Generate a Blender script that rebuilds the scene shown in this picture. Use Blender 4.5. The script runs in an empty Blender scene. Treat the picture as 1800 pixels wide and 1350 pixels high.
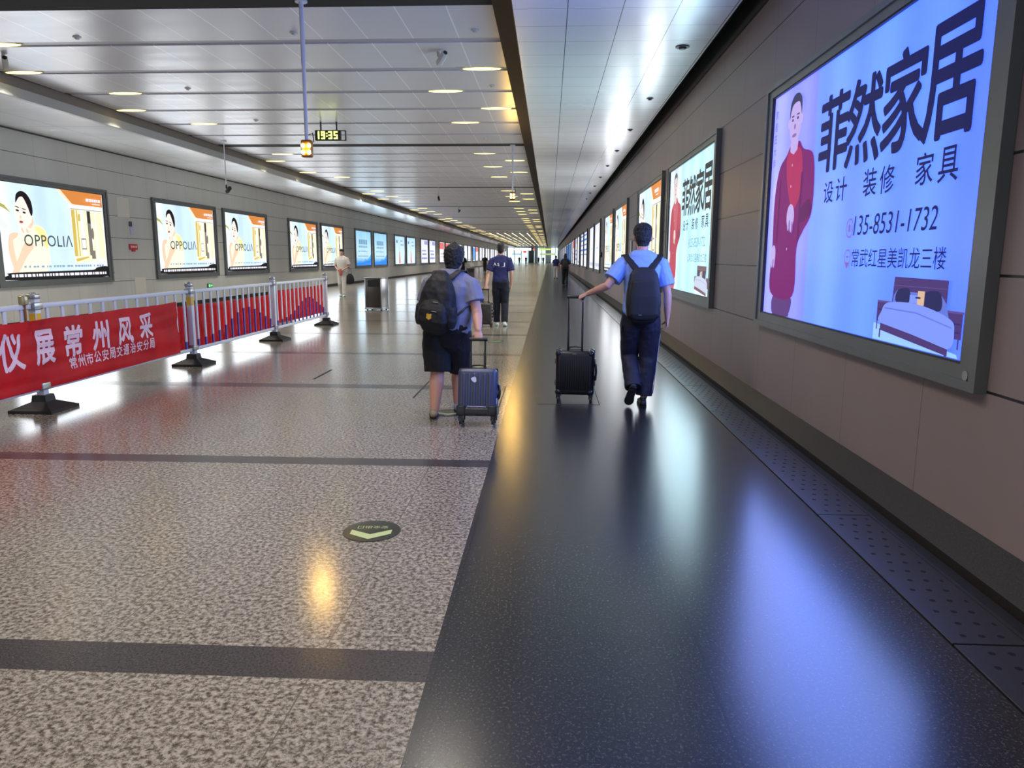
import bpy, bmesh, math, random
from mathutils import Vector, Matrix, noise as mnoise
random.seed(7)
V = Vector
PI = math.pi
SC = bpy.context.scene
COL = SC.collection

# ---------------------------------------------------------------- camera, world, exposure
CAM_H = 1.50
def make_camera():
    cd = bpy.data.cameras.new('camera')
    cd.sensor_fit = 'HORIZONTAL'; cd.sensor_width = 36.0
    cd.lens = 1305.0 / 1800.0 * 36.0
    cd.clip_start = 0.05; cd.clip_end = 600
    co = bpy.data.objects.new('camera', cd); COL.objects.link(co)
    pitch = math.radians(9.687); yaw = math.radians(2.816); roll = 0.004
    R = Matrix.Rotation(yaw, 4, 'Z') @ Matrix.Rotation(PI/2 - pitch, 4, 'X') @ Matrix.Rotation(roll, 4, 'Z')
    co.matrix_world = Matrix.Translation((0, 0, CAM_H)) @ R
    SC.camera = co
make_camera()
w = bpy.data.worlds.new('world'); SC.world = w; w.use_nodes = True
w.node_tree.nodes['Background'].inputs[0].default_value = (0.80, 0.86, 1.0, 1)
w.node_tree.nodes['Background'].inputs[1].default_value = 1.0
SC.view_settings.view_transform = 'Standard'
SC.view_settings.look = 'None'
SC.view_settings.exposure = 0.12
SC.view_settings.gamma = 1.0
SC.view_settings.use_curve_mapping = False
SC.cycles.max_bounces = 8
SC.cycles.diffuse_bounces = 4
SC.cycles.glossy_bounces = 4
SC.cycles.sample_clamp_indirect = 6.0
SC.cycles.sample_clamp_direct = 0.0
SC.cycles.caustics_reflective = False
SC.cycles.caustics_refractive = False

# ---------------------------------------------------------------- materials
def lin(r, g, b):
    f = lambda c: (c/255/12.92) if c/255 <= 0.04045 else ((c/255+0.055)/1.055)**2.4
    return (f(r), f(g), f(b), 1)
MATS = {}
def mat(name, rgb=(128,128,128), rough=0.5, metal=0.0, emit=0.0, spec=0.5, nscale=0, namt=0.0, bump=0.0, bscale=80, sample=True, coat=0.0):
    """rgb in display values; optional fine noise variation and bump"""
    if name in MATS: return MATS[name]
    m = bpy.data.materials.new(name); m.use_nodes = True
    nt = m.node_tree; b = nt.nodes['Principled BSDF']
    c = lin(*rgb)
    b.inputs['Base Color'].default_value = c
    b.inputs['Roughness'].default_value = rough
    b.inputs['Metallic'].default_value = metal
    b.inputs['Specular IOR Level'].default_value = spec
    b.inputs['Coat Weight'].default_value = coat
    if emit > 0:
        b.inputs['Base Color'].default_value = (c[0]*.3, c[1]*.3, c[2]*.3, 1)
        b.inputs['Emission Color'].default_value = c
        b.inputs['Emission Strength'].default_value = emit
        if not sample: m.cycles.emission_sampling = 'NONE'
    if nscale:
        tc = nt.nodes.new('ShaderNodeTexCoord'); nz = nt.nodes.new('ShaderNodeTexNoise')
        nz.inputs['Scale'].default_value = nscale; nz.inputs['Detail'].default_value = 4
        nt.links.new(tc.outputs['Object'], nz.inputs['Vector'])
        rp = nt.nodes.new('ShaderNodeValToRGB')
        rp.color_ramp.elements[0].position = 0.3; rp.color_ramp.elements[1].position = 0.7
        lo = max(0, 1-namt); hi = 1+namt
        rp.color_ramp.elements[0].color = (c[0]*lo, c[1]*lo, c[2]*lo, 1)
        rp.color_ramp.elements[1].color = (c[0]*hi, c[1]*hi, c[2]*hi, 1)
        nt.links.new(nz.outputs['Fac'], rp.inputs['Fac'])
        nt.links.new(rp.outputs['Color'], b.inputs['Emission Color' if emit > 0 else 'Base Color'])
    if bump:
        tc = nt.nodes.new('ShaderNodeTexCoord'); nz = nt.nodes.new('ShaderNodeTexNoise')
        nz.inputs['Scale'].default_value = bscale; nz.inputs['Detail'].default_value = 3
        nt.links.new(tc.outputs['Object'], nz.inputs['Vector'])
        bp = nt.nodes.new('ShaderNodeBump'); bp.inputs['Strength'].default_value = bump
        bp.inputs['Distance'].default_value = 0.01
        nt.links.new(nz.outputs['Fac'], bp.inputs['Height']); nt.links.new(bp.outputs['Normal'], b.inputs['Normal'])
    MATS[name] = m
    return m

class NG:
    """tiny helper to chain math nodes"""
    def __init__(s, m): s.nt = m.node_tree; s.L = s.nt.links
    def n(s, t): return s.nt.nodes.new(t)
    def math(s, op, a, b=None, c=None):
        k = s.n('ShaderNodeMath'); k.operation = op
        for i, x in enumerate((a, b, c)):
            if x is None: continue
            if isinstance(x, (int, float)): k.inputs[i].default_value = x
            else: s.L.new(x, k.inputs[i])
        return k.outputs[0]
    def xyz(s):
        tc = s.n('ShaderNodeTexCoord'); sp = s.n('ShaderNodeSeparateXYZ')
        s.L.new(tc.outputs['Object'], sp.inputs[0]); return sp.outputs
    def line(s, coord, origin, pitch, half):
        """1 within `half` of origin + k*pitch"""
        a = s.math('DIVIDE', s.math('SUBTRACT', coord, origin), pitch)
        f = s.math('ABSOLUTE', s.math('SUBTRACT', s.math('FRACT', s.math('ADD', a, 0.5)), 0.5))
        return s.math('LESS_THAN', f, half/pitch)
    def mix(s, fac, a, b):
        k = s.n('ShaderNodeMix'); k.data_type = 'RGBA'
        if isinstance(fac, (int, float)): k.inputs[0].default_value = fac
        else: s.L.new(fac, k.inputs[0])
        for i, x in ((6, a), (7, b)):
            if isinstance(x, tuple): k.inputs[i].default_value = x
            else: s.L.new(x, k.inputs[i])
        return k.outputs[2]
    def noise(s, scale, detail=4, stretch=None, rough=0.5):
        tc = s.n('ShaderNodeTexCoord'); nz = s.n('ShaderNodeTexNoise')
        nz.inputs['Scale'].default_value = scale; nz.inputs['Detail'].default_value = detail
        nz.inputs['Roughness'].default_value = rough
        if stretch:
            mp = s.n('ShaderNodeMapping'); mp.inputs['Scale'].default_value = stretch
            s.L.new(tc.outputs['Object'], mp.inputs[0]); s.L.new(mp.outputs[0], nz.inputs['Vector'])
        else: s.L.new(tc.outputs['Object'], nz.inputs['Vector'])
        return nz.outputs['Fac']
    def ramp(s, fac, stops):
        r = s.n('ShaderNodeValToRGB'); e = r.color_ramp.elements
        while len(e) < len(stops): e.new(0.5)
        for i, (p, c) in enumerate(stops): e[i].position = p; e[i].color = c
        s.L.new(fac, r.inputs[0]); return r.outputs[0]
    @property
    def bsdf(s): return s.nt.nodes['Principled BSDF']
    def set(s, sock, out): s.L.new(out, s.bsdf.inputs[sock])
    def bump(s, h, strength, dist=0.004):
        bp = s.n('ShaderNodeBump'); bp.inputs['Strength'].default_value = strength; bp.inputs['Distance'].default_value = dist
        s.L.new(h, bp.inputs['Height']); s.L.new(bp.outputs[0], s.bsdf.inputs['Normal'])

def granite(name, stops, scale, rough, spec=0.5, jx=None, jy=None, jcol=(0.02,0.02,0.02,1), bump=0.0):
    m = mat(name, rough=rough, spec=spec); g = NG(m)
    f = g.noise(scale, 5, rough=0.75)
    c = g.ramp(f, stops)
    big = g.noise(1.1, 3)
    c2 = g.n('ShaderNodeMix'); c2.data_type = 'RGBA'; c2.blend_type = 'MULTIPLY'; c2.inputs[0].default_value = 0.35
    g.L.new(c, c2.inputs[6]); g.L.new(g.ramp(big, [(0.3, (.75,.75,.75,1)), (0.7, (1.1,1.1,1.1,1))]), c2.inputs[7])
    c = c2.outputs[2]
    X = g.xyz()
    k = None
    if jx: k = g.line(X[0], *jx)
    if jy:
        k2 = g.line(X[1], *jy); k = k2 if k is None else g.math('MAXIMUM', k, k2)
    if k is not None: c = g.mix(k, c, jcol)
    g.set('Base Color', c)
    if bump: g.bump(f, bump, 0.002)
    return m
M_LIGHT = granite('pale speckled granite', [(0.36, lin(60,52,42)), (0.46, lin(106,97,84)), (0.55, lin(154,145,131)), (0.70, lin(178,170,157))], 46, 0.175, 0.6,
                  jx=(-1.75, 0.9, 0.0025), jcol=lin(96,88,78))
M_BAND = granite('dark grey granite band', [(0.35, lin(40,37,36)), (0.6, lin(74,68,66)), (0.75, lin(104,98,94))], 95, 0.22)
M_BLACK = granite('black flamed granite', [(0.38, lin(6,6,8)), (0.53, lin(25,26,30)), (0.68, lin(82,84,90))], 85, 0.235, 0.6,
                  jx=(0.60, 1.0, 0.0035), jy=(2.02, 1.35, 0.0025), jcol=(0.001,0.001,0.001,1))
M_SKIRT = granite('charcoal granite skirting', [(0.38, lin(26,24,23)), (0.6, lin(46,42,40)), (0.75, lin(70,65,62))], 120, 0.5, 0.25)

def wall_mat(name, rgb, z0, pitch, y0, yp, joint=(24,22,22), rough=0.44):
    m = mat(name, rough=rough, spec=0.4); g = NG(m); X = g.xyz()
    base = lin(*rgb)
    n1 = g.noise(0.9, 3, (1, 1, 0.3))
    c = g.ramp(n1, [(0.3, tuple(v*0.92 for v in base[:3])+(1,)), (0.7, tuple(min(1, v*1.06) for v in base[:3])+(1,))])
    kh = g.math('MULTIPLY', g.line(X[2], z0, pitch, 0.007), g.math('GREATER_THAN', X[2], 0.7))
    kv = g.line(X[1], y0, yp, 0.0035)
    kv = g.math('MULTIPLY', kv, 0.55)
    c = g.mix(g.math('MAXIMUM', kh, kv), c, lin(*joint))
    g.set('Base Color', c)
    g.bump(g.math('SUBTRACT', 1.0, g.math('MAXIMUM', kh, kv)), 0.5, 0.006)
    return m
M_WALLR = wall_mat('cream wall panel east shaded', (134,119,117), 0.855, 0.5665, 7.72, 1.13)  # weaker light on this side is put into the darker colour
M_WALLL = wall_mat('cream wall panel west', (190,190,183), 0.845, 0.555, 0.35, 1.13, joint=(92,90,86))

def ceil_mat():
    m = mat('white metal ceiling panel', (205,203,208), rough=0.27, spec=0.6, metal=0.15); g = NG(m); X = g.xyz()
    k = g.line(X[0], -1.25, 0.617, 0.008)
    c = g.mix(k, lin(214,214,221), lin(250,250,255)); g.set('Base Color', c)  # joint lines painted paler for the light they catch
    g.set('Roughness', g.math('ADD', g.math('MULTIPLY', g.noise(1.4, 4, (0.4, 2.2, 1)), 0.16), 0.23))
    return m
M_CEIL = ceil_mat()
def soffit_mat(name, x0, px, y0, py, rgb):
    m = mat(name, rgb, rough=0.24, spec=0.6, metal=0.15); g = NG(m); X = g.xyz()
    k = g.math('MAXIMUM', g.line(X[0], x0, px, 0.005), g.math('MULTIPLY', g.line(X[1], y0, py, 0.005), 0.7))
    c = g.mix(k, lin(*rgb), lin(104,108,112)); g.set('Base Color', c)
    g.set('Roughness', g.math('ADD', g.math('MULTIPLY', g.noise(1.2, 3, (0.5, 1.6, 1)), 0.14), 0.17))
    return m
M_SOFR = soffit_mat('white metal soffit tile', 0.157, 0.575, 8.31, 0.60, (242,245,246))
M_SOFL = soffit_mat('white metal cove panel', -10.1, 1.1, 0.4, 3.0, (236,238,240))
M_SLOT = mat('grey slot lining', (176,172,178), 0.4)
M_VOID = mat('dark ceiling void', (14,13,14), 0.8)
M_BROWN = mat('brown ceiling shade', (74,62,52), 0.7)
M_FASC = mat('grey fascia', (168,170,168), 0.5, spec=0.3)
M_TRIMD = mat('charcoal trim', (42,42,42), 0.5)
M_FRAME = mat('grey aluminium frame', (104,108,106), 0.38, 0.35, nscale=3, namt=0.06)
M_FRAMED = mat('dark frame lip', (40,42,46), 0.4, 0.3)
M_WHITE = mat('white painted metal', (206,210,220), 0.35)
M_PBLUE = mat('blue painted metal', (52,66,160), 0.4)
M_STEEL = mat('brushed steel', (170,170,172), 0.28, 0.9, nscale=30, namt=0.06)
M_STEELD = mat('dark bin panel', (70,62,56), 0.35, 0.4)
M_RUBBER = mat('black rubber', (20,20,21), 0.6)
M_BLACKP = mat('black plastic', (16,16,18), 0.35)
M_YEL = mat('yellow reflective tape', (226,176,38), 0.4)
M_RED = mat('red banner cloth', (218,34,46), 0.6, nscale=2.5, namt=0.12)
M_BANW = mat('white banner ink', (232,200,214), 0.6)

# ---------------------------------------------------------------- mesh helpers
def mesh_from_bm(bm, name, smooth_angle=None):
    bmesh.ops.recalc_face_normals(bm, faces=bm.faces)
    me = bpy.data.meshes.new(name); bm.to_mesh(me); bm.free()
    if smooth_angle is not None:
        me.shade_smooth(); me.set_sharp_from_angle(angle=math.radians(smooth_angle))
    return me
def link(name, data, parent=None, mats=(), world=False):
    o = bpy.data.objects.new(name, data); COL.objects.link(o)
    if data is not None and mats:
        if not isinstance(mats, (list, tuple)): mats = [mats]
        if len(data.materials) == 0:
            for m in mats: data.materials.append(m)
    if parent is not None:
        o.parent = parent
        if world:
            inv = full(parent).inverted(); data.transform(inv)
    return o
def full(o):
    m = o.matrix_basis.copy()
    while o.parent: o = o.parent; m = o.matrix_basis @ m
    return m
def tag(o, label=None, cat=None, group=None, kind=None):
    if label: o['label'] = label
    if cat: o['category'] = cat
    if group: o['group'] = group
    if kind: o['kind'] = kind
    return o
def thing(name, label, cat, loc=(0,0,0), rz=0, group=None, matrix=None):
    o = bpy.data.objects.new(name, None); COL.objects.link(o); o.empty_display_size = 0.1
    if matrix is not None: o.matrix_basis = matrix
    else: o.location = loc; o.rotation_euler = (0, 0, rz); o.matrix_basis = Matrix.Translation(loc) @ Matrix.Rotation(rz, 4, 'Z')
    return tag(o, label, cat, group)
def kids(o): return list(o.children)
def dup(o, matrix=None, label=None, group=None, parent=None):
    c = o.copy(); COL.objects.link(c)
    if parent is not None: c.parent = parent
    if matrix is not None: c.matrix_basis = matrix
    if label: c['label'] = label
    if group: c['group'] = group
    for k in kids(o): dup(k, parent=c)
    return c

def box(bm, lo, hi, mi=0, rot=None):
    lo = V(lo); hi = V(hi)
    r = bmesh.ops.create_cube(bm, size=1.0)
    c = (lo+hi)/2; s = hi-lo
    M = Matrix.Translation(c) @ (rot.to_4x4() if rot else Matrix.Identity(4)) @ Matrix.Diagonal((s.x, s.y, s.z, 1))
    bmesh.ops.transform(bm, matrix=M, verts=r['verts'])
    fs = set(f for v in r['verts'] for f in v.link_faces)
    for f in fs: f.material_index = mi
    return r['verts']
def rbox(bm, lo, hi, r, seg=3, mi=0, M=None):
    """rounded box"""
    b2 = bmesh.new(); box(b2, lo, hi)
    bmesh.ops.bevel(b2, geom=list(b2.edges)+list(b2.verts), offset=r, segments=seg, profile=0.5, affect='EDGES')
    for f in b2.faces: f.material_index = mi
    if M is not None: bmesh.ops.transform(b2, matrix=M, verts=b2.verts)
    t = bpy.data.meshes.new('tmp'); b2.to_mesh(t); b2.free(); bm.from_mesh(t); bpy.data.meshes.remove(t)
def quad(bm, pts, mi=0):
    f = bm.faces.new([bm.verts.new(p) for p in pts]); f.material_index = mi; return f
def tube(bm, pts, radii, side=(1,0,0), seg=14, caps='rr', exp=2.0, mi=0):
    """closed loft along pts; radii: float or (ra along side, rb across); caps r=round f=flat"""
    pts = [V(p) for p in pts]; n = len(pts)
    rr = [(r, r) if isinstance(r, (int, float)) else r for r in radii]
    side = V(side)
    T = []
    for i in range(n):
        a = pts[max(0, i-1)]; b = pts[min(n-1, i+1)]
        T.append((b-a).normalized())
    P, RR, TT = list(pts), list(rr), list(T)
    def extra(i, sgn, t):
        outp = []
        for k in (0.5, 0.83, 0.98):
            d = min(rr[i])*k; f = math.sqrt(max(0, 1-k*k))
            outp.append((pts[i]+t*sgn*d, (max(rr[i][0]*f, 1e-4), max(rr[i][1]*f, 1e-4)), t))
        return outp
    if caps[1] == 'r':
        for p, r, t in extra(n-1, 1, T[-1]): P.append(p); RR.append(r); TT.append(t)
    if caps[0] == 'r':
        for p, r, t in extra(0, -1, T[0]): P.insert(0, p); RR.insert(0, r); TT.insert(0, t)
    rings = []
    for p, r, t in zip(P, RR, TT):
        a = side - t*side.dot(t)
        if a.length < 1e-4: a = t.orthogonal()
        a.normalize(); b = t.cross(a)
        ring = []
        for k in range(seg):
            q = 2*PI*k/seg; c, s = math.cos(q), math.sin(q)
            if exp != 2.0:
                c = math.copysign(abs(c)**(2/exp), c); s = math.copysign(abs(s)**(2/exp), s)
            ring.append(bm.verts.new(p + a*(r[0]*c) + b*(r[1]*s)))
        rings.append(ring)
    for i in range(len(rings)-1):
        A, B = rings[i], rings[i+1]
        for k in range(seg):
            f = bm.faces.new((A[k], A[(k+1) % seg], B[(k+1) % seg], B[k])); f.material_index = mi
    f = bm.faces.new(list(reversed(rings[0]))); f.material_index = mi
    f = bm.faces.new(rings[-1]); f.material_index = mi
def cyl(bm, a, b, r, seg=16, mi=0, r2=None):
    tube(bm, [a, b], [r, r if r2 is None else r2], side=(1,0,0.001), seg=seg, caps='ff', mi=mi)
def ellipsoid(bm, c, r, M=None, u=16, v=10, mi=0):
    q = bmesh.ops.create_uvsphere(bm, u_segments=u, v_segments=v, radius=1.0)
    T = Matrix.Translation(c) @ (M if M is not None else Matrix.Identity(4)) @ Matrix.Diagonal((r[0], r[1], r[2], 1))
    bmesh.ops.transform(bm, matrix=T, verts=q['verts'])
    for f in set(f for vv in q['verts'] for f in vv.link_faces): f.material_index = mi
TEXC = {}
def remeshed(bm, name, voxel, smooth=6, disp=0.0, dscale=0.1):
    """fuse overlapping closed pieces into one smooth skin"""
    bmesh.ops.recalc_face_normals(bm, faces=bm.faces)
    me = bpy.data.meshes.new(name); bm.to_mesh(me); bm.free()
    o = bpy.data.objects.new('tmp', me); COL.objects.link(o)
    md = o.modifiers.new('r', 'REMESH'); md.mode = 'VOXEL'; md.voxel_size = voxel; md.use_smooth_shade = True
    if smooth:
        sm = o.modifiers.new('s', 'SMOOTH'); sm.factor = 0.5; sm.iterations = smooth
    dg = bpy.context.evaluated_depsgraph_get(); dg.update()
    out = bpy.data.meshes.new_from_object(o.evaluated_get(dg))
    bpy.data.objects.remove(o); bpy.data.meshes.remove(me)
    out.name = name
    if disp:
        nor = [v.normal.copy() for v in out.vertices]
        for v, nn in zip(out.vertices, nor):
            v.co += nn * disp * (mnoise.noise(v.co/dscale) + 0.5*mnoise.noise(v.co*2.1/dscale))
    out.shade_smooth()
    return out
def text_mesh(s, bold=0.0, shear=0.0, spacing=1.0, extrude=0.0):
    cu = bpy.data.curves.new('t', 'FONT'); cu.body = s; cu.size = 1.0; cu.offset = bold; cu.shear = shear
    cu.space_character = spacing; cu.resolution_u = 3; cu.extrude = extrude
    o = bpy.data.objects.new('t', cu); COL.objects.link(o)
    dg = bpy.context.evaluated_depsgraph_get(); dg.update()
    me = bpy.data.meshes.new_from_object(o.evaluated_get(dg))
    bpy.data.objects.remove(o); bpy.data.curves.remove(cu)
    return me
def text_into(bm, s, x0, y0, x1, y1, z, mi=0, bold=0.0, shear=0.0, spacing=1.0):
    """string stretched to fill the box x0..x1, y0..y1 on the plane z; bold = stroke growth in em"""
    me = text_mesh(s, 0.0, shear, spacing)
    xs = [v.co.x for v in me.vertices]; ys = [v.co.y for v in me.vertices]
    if not xs: bpy.data.meshes.remove(me); return
    ax, bx, ay, by = min(xs)-bold, max(xs)+bold, min(ys)-bold, max(ys)+bold
    for p in me.polygons: p.material_index = mi
    base = [v.co.copy() for v in me.vertices]
    sh = [(0, 0)] if bold == 0 else [(0, 0), (-bold, 0), (bold, 0), (0, -bold), (0, bold), (-bold*.7, -bold*.7), (bold*.7, bold*.7), (-bold*.7, bold*.7), (bold*.7, -bold*.7)]
    for n, (dx, dy) in enumerate(sh):
        for v, c in zip(me.vertices, base):
            v.co = V((x0+(c.x+dx-ax)/(bx-ax)*(x1-x0), y0+(c.y+dy-ay)/max(1e-6, by-ay)*(y1-y0), z+n*0.00004))
        bm.from_mesh(me)
    bpy.data.meshes.remove(me)

# ---------------------------------------------------------------- the setting
XR, XL = 2.16, -11.2            # wall faces
Y0, Y1 = -5.0, 204.0
XB = -0.425                     # edge between pale floor and black path
ZC, ZS, ZL = 4.40, 4.06, 4.10   # ceiling, right soffit, left cove
def structure(name, me, mats):
    o = link(name, me, None, mats); o['kind'] = 'structure'; return o

stripes = [(-0.45, -0.25), (2.42, 2.63), (5.18, 5.37), (8.36, 8.62)]
y = 11.45
while y < Y1-2: stripes.append((y-0.11, y+0.11)); y += 3.0
bm = bmesh.new(); prev = Y0
for a, b in stripes:
    quad(bm, [(XL, prev, 0), (XB, prev, 0), (XB, a, 0), (XL, a, 0)], 0)
    quad(bm, [(XL, a, 0), (XB, a, 0), (XB, b, 0), (XL, b, 0)], 1); prev = b
quad(bm, [(XL, prev, 0), (XB, prev, 0), (XB, Y1+40, 0), (XL, Y1+40, 0)], 0)
quad(bm, [(XB, Y0, 0), (1.60, Y0, 0), (1.60, Y1+40, 0), (XB, Y1+40, 0)], 2)
quad(bm, [(1.60, Y0, -0.03), (XR+0.1, Y0, -0.03), (XR+0.1, Y1+40, -0.03), (1.60, Y1+40, -0.03)], 3)
quad(bm, [(1.60, Y0, 0), (1.60, Y0, -0.03), (1.60, Y1+40, -0.03), (1.60, Y1+40, 0)], 3)
# slab underside so the floor has thickness
quad(bm, [(XL, Y0, -0.2), (XR+0.1, Y0, -0.2), (XR+0.1, Y1+40, -0.2), (XL, Y1+40, -0.2)], 3)
me = bpy.data.meshes.new('floor'); bm.to_mesh(me); bm.free()
structure('floor', me, [M_LIGHT, M_BAND, M_BLACK, M_VOID])

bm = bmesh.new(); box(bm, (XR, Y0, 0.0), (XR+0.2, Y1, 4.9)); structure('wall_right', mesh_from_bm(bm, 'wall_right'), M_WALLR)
bm = bmesh.new(); box(bm, (XL-0.2, Y0, 0.0), (XL, Y1, 4.9)); structure('wall_left', mesh_from_bm(bm, 'wall_left'), M_WALLL)

# right skirting: a raked granite kerb with a dark channel at its foot
bm = bmesh.new()
prof = [(2.03, -0.03), (2.03, 0.022), (2.155, 0.15), (XR, 0.15), (XR, -0.03)]
va = [bm.verts.new((x, Y0, z)) for x, z in prof]; vb = [bm.verts.new((x, Y1, z)) for x, z in prof]
for i in range(len(prof)): bm.faces.new((va[i], va[(i+1) % 5], vb[(i+1) % 5], vb[i]))
bm.faces.new(va); bm.faces.new(list(reversed(vb)))
structure('baseboard_right', mesh_from_bm(bm, 'baseboard_right'), M_SKIRT)
bm = bmesh.new(); box(bm, (XL, Y0, 0), (XL+0.03, Y1, 0.11)); structure('baseboard_left', mesh_from_bm(bm, 'baseboard_left'), M_SKIRT)

# ceiling: slabs between cross slots, wide black expansion gaps
gaps = [-2.5, 9.02, 20.18, 32.15, 44.1]
while gaps[-1]+11.95 < Y1: gaps.append(gaps[-1]+11.95)
bounds = []
slot_list = []
for gi, g0 in enumerate(gaps):
    g1 = gaps[gi+1] if gi+1 < len(gaps) else Y1+3
    s = [g0+1.65+1.56*k for k in range(7) if g0+1.65+1.56*k < g1-1.0]
    slot_list.append(s)
bm = bmesh.new()
CX0, CX1 = -8.80, -0.30
def slab(a, b):
    box(bm, (CX0, a, ZC), (CX1, b, ZC+0.05), 0)
cuts = [(Y0-0.1, Y0)]
for g0, s in zip(gaps, slot_list):
    cuts.append((g0-0.24, g0+0.24, 'gap'))
    for yy in s: cuts.append((yy-0.11, yy+0.11, 'slot'))
cuts = sorted(cuts[1:]); prev = Y0
for c in cuts:
    if c[0] > prev: slab(prev, c[0])
    if c[2] == 'slot':
        box(bm, (CX0, c[0], ZC+0.014), (CX1, c[1], ZC+0.05), 1)
    else: box(bm, (CX0, c[0], ZC+0.002), (CX1, c[1], ZC+0.06), 2)
    prev = c[1]
slab(prev, Y1)
structure('ceiling', mesh_from_bm(bm, 'ceiling'), [M_CEIL, M_SLOT, M_VOID])
bm = bmesh.new(); box(bm, (XL-0.2, Y0, 4.90), (XR+0.2, Y1, 5.0)); structure('ceiling_void', mesh_from_bm(bm, 'ceiling_void'), M_VOID)
# right soffit box over the black path
bm = bmesh.new(); box(bm, (-0.42, Y0, ZS), (1.91, Y1, ZC+0.3)); structure('ceiling_soffit_right', mesh_from_bm(bm, 'soffit'), M_SOFR)
bm = bmesh.new(); box(bm, (-0.70, Y0, ZC-0.012), (-0.425, Y1, ZC-0.001)); structure('ceiling_shade_band', mesh_from_bm(bm, 'ceiling_shade_band'), M_BROWN)  # brown strip paints the dimmer ceiling beside the soffit
bm = bmesh.new(); box(bm, (1.92, Y0, 4.30), (XR-0.001, Y1, 4.34)); box(bm, (XR-0.03, Y0, 4.04), (XR-0.001, Y1, 4.30))  # the wall strip puts the soffit's shade into a dark colour
structure('trim_soffit_shade', mesh_from_bm(bm, 'trim_soffit_shade'), M_TRIMD)
# left cove: white panel, grey fascia, dark shadow gap
bm = bmesh.new(); box(bm, (XL+0.001, Y0, ZL), (-8.93, Y1, ZL+0.06)); structure('ceiling_cove_left', mesh_from_bm(bm, 'cove'), M_SOFL)
bm = bmesh.new(); box(bm, (-8.93, Y0, ZL-0.01), (-8.88, Y1, 4.25)); box(bm, (-8.99, Y0, 4.25), (-8.94, Y1, 4.70), 1)
structure('trim_3', mesh_from_bm(bm, 'trim_3'), [M_FASC, mat('brown grey gap lining', (128,118,108), 0.6)])
bm = bmesh.new(); box(bm, (XL+0.001, Y0, ZL-0.025), (XL+0.03, Y1, ZL-0.001)); structure('trim_4', mesh_from_bm(bm, 'trim_4'), M_TRIMD)

# ---------------------------------------------------------------- bright hall at the far end
M_HALL = mat('pale hall lining', (214,222,220), 0.5)
M_HALLGLOW = mat('added hall glow', (206,232,236), 0.2, emit=2.4)
M_COLW = mat('white column', (236,244,242), 0.4)
bm = bmesh.new()
box(bm, (XL-3, Y1, 4.40), (XR+3, Y1+40, 4.6))
box(bm, (XL-3.2, Y1, 0), (XL-3, Y1+40, 4.6)); box(bm, (XR+3, Y1, 0), (XR+3.2, Y1+40, 4.6))
structure('wall_end', mesh_from_bm(bm, 'wall_end'), M_HALL)
bm = bmesh.new(); box(bm, (XL-3, Y1+39.8, 0), (XR+3, Y1+40, 4.4)); structure('hall_glow', mesh_from_bm(bm, 'hall_glow'), M_HALLGLOW)  # made-up glowing back wall, added to give the hall its brightness
bm = bmesh.new()
for i in range(9):
    xx = XL-2.5+i*2.2; box(bm, (xx, Y1+39.6, 0), (xx+0.25, Y1+39.79, 4.4))
structure('hall_glow_bars', mesh_from_bm(bm, 'glow_bars'), M_FRAME)
def dims(o, a, b): return o
for xc, wd, yy, lab in ((-3.75, 0.85, 215, 'slim white column in the bright hall at the far end of the tunnel'),
                        (-0.35, 1.7, 222, 'broad white column in the far hall beneath the soffit'),
                        (-5.6, 1.7, 232, 'grey column set deep in the far hall')):
    bm = bmesh.new(); rbox(bm, (xc-wd/2, yy-wd/2, 0), (xc+wd/2, yy+wd/2, 4.395), 0.05)
    o = link('column', mesh_from_bm(bm, 'column', 40), None, M_COLW if 'white' in lab else M_FRAME)
    tag(o, lab, 'column', kind='thing')
def sign_board(x0, x1, z0, z1, yy, rgb, em, label):
    t = thing('hanging_sign', label, 'sign', ((x0+x1)/2, yy, z0))
    bm = bmesh.new(); rbox(bm, (x0, yy-0.1, z0), (x1, yy+0.1, z1), 0.03)
    link('sign_box', mesh_from_bm(bm, 'sign_box'), t, M_FRAMED, True)
    bm = bmesh.new(); box(bm, (x0+0.04, yy-0.115, z0+0.04), (x1-0.04, yy-0.1, z1-0.04))
    link('sign_face', mesh_from_bm(bm, 'sign_face'), t, mat('sign face %d %d %d' % rgb, rgb, 0.4, emit=em, sample=False), True)
    for xx in (x0+0.2*(x1-x0), x0+0.8*(x1-x0)):
        bm = bmesh.new(); cyl(bm, (xx, yy, z1), (xx, yy, 4.4), 0.03, 8); link('rod', mesh_from_bm(bm, 'rod'), t, M_FRAME, True)
sign_board(-9.7, -8.3, 3.35, 4.0, 206, (250,255,250), 1.3, 'white lit sign hanging at far left end of the tunnel')
sign_board(-8.0, -5.0, 3.30, 4.0, 206.5, (252,255,250), 1.3, 'wide white lit sign hanging in the far hall')
sign_board(-7.3, -6.4, 2.75, 3.25, 208, (226,60,66), 1.1, 'small red lit sign below the wide white sign')
sign_board(-4.6, -4.0, 3.3, 3.9, 206, (236,120,110), 1.1, 'small pink lit sign hanging left of the slim white column')
sign_board(-2.9, 0.4, 3.4, 3.95, 206, (206,230,130), 1.1, 'long yellow green lit sign hanging in the far hall')
sign_board(-2.7, 1.6, 2.15, 2.6, 207, (190,214,140), 0.9, 'long lower green lit sign right of the slim column')
sign_board(-10.4, -7.9, 2.2, 2.5, 209, (120,190,220), 0.9, 'pale blue lit sign low at the far left end')

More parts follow.
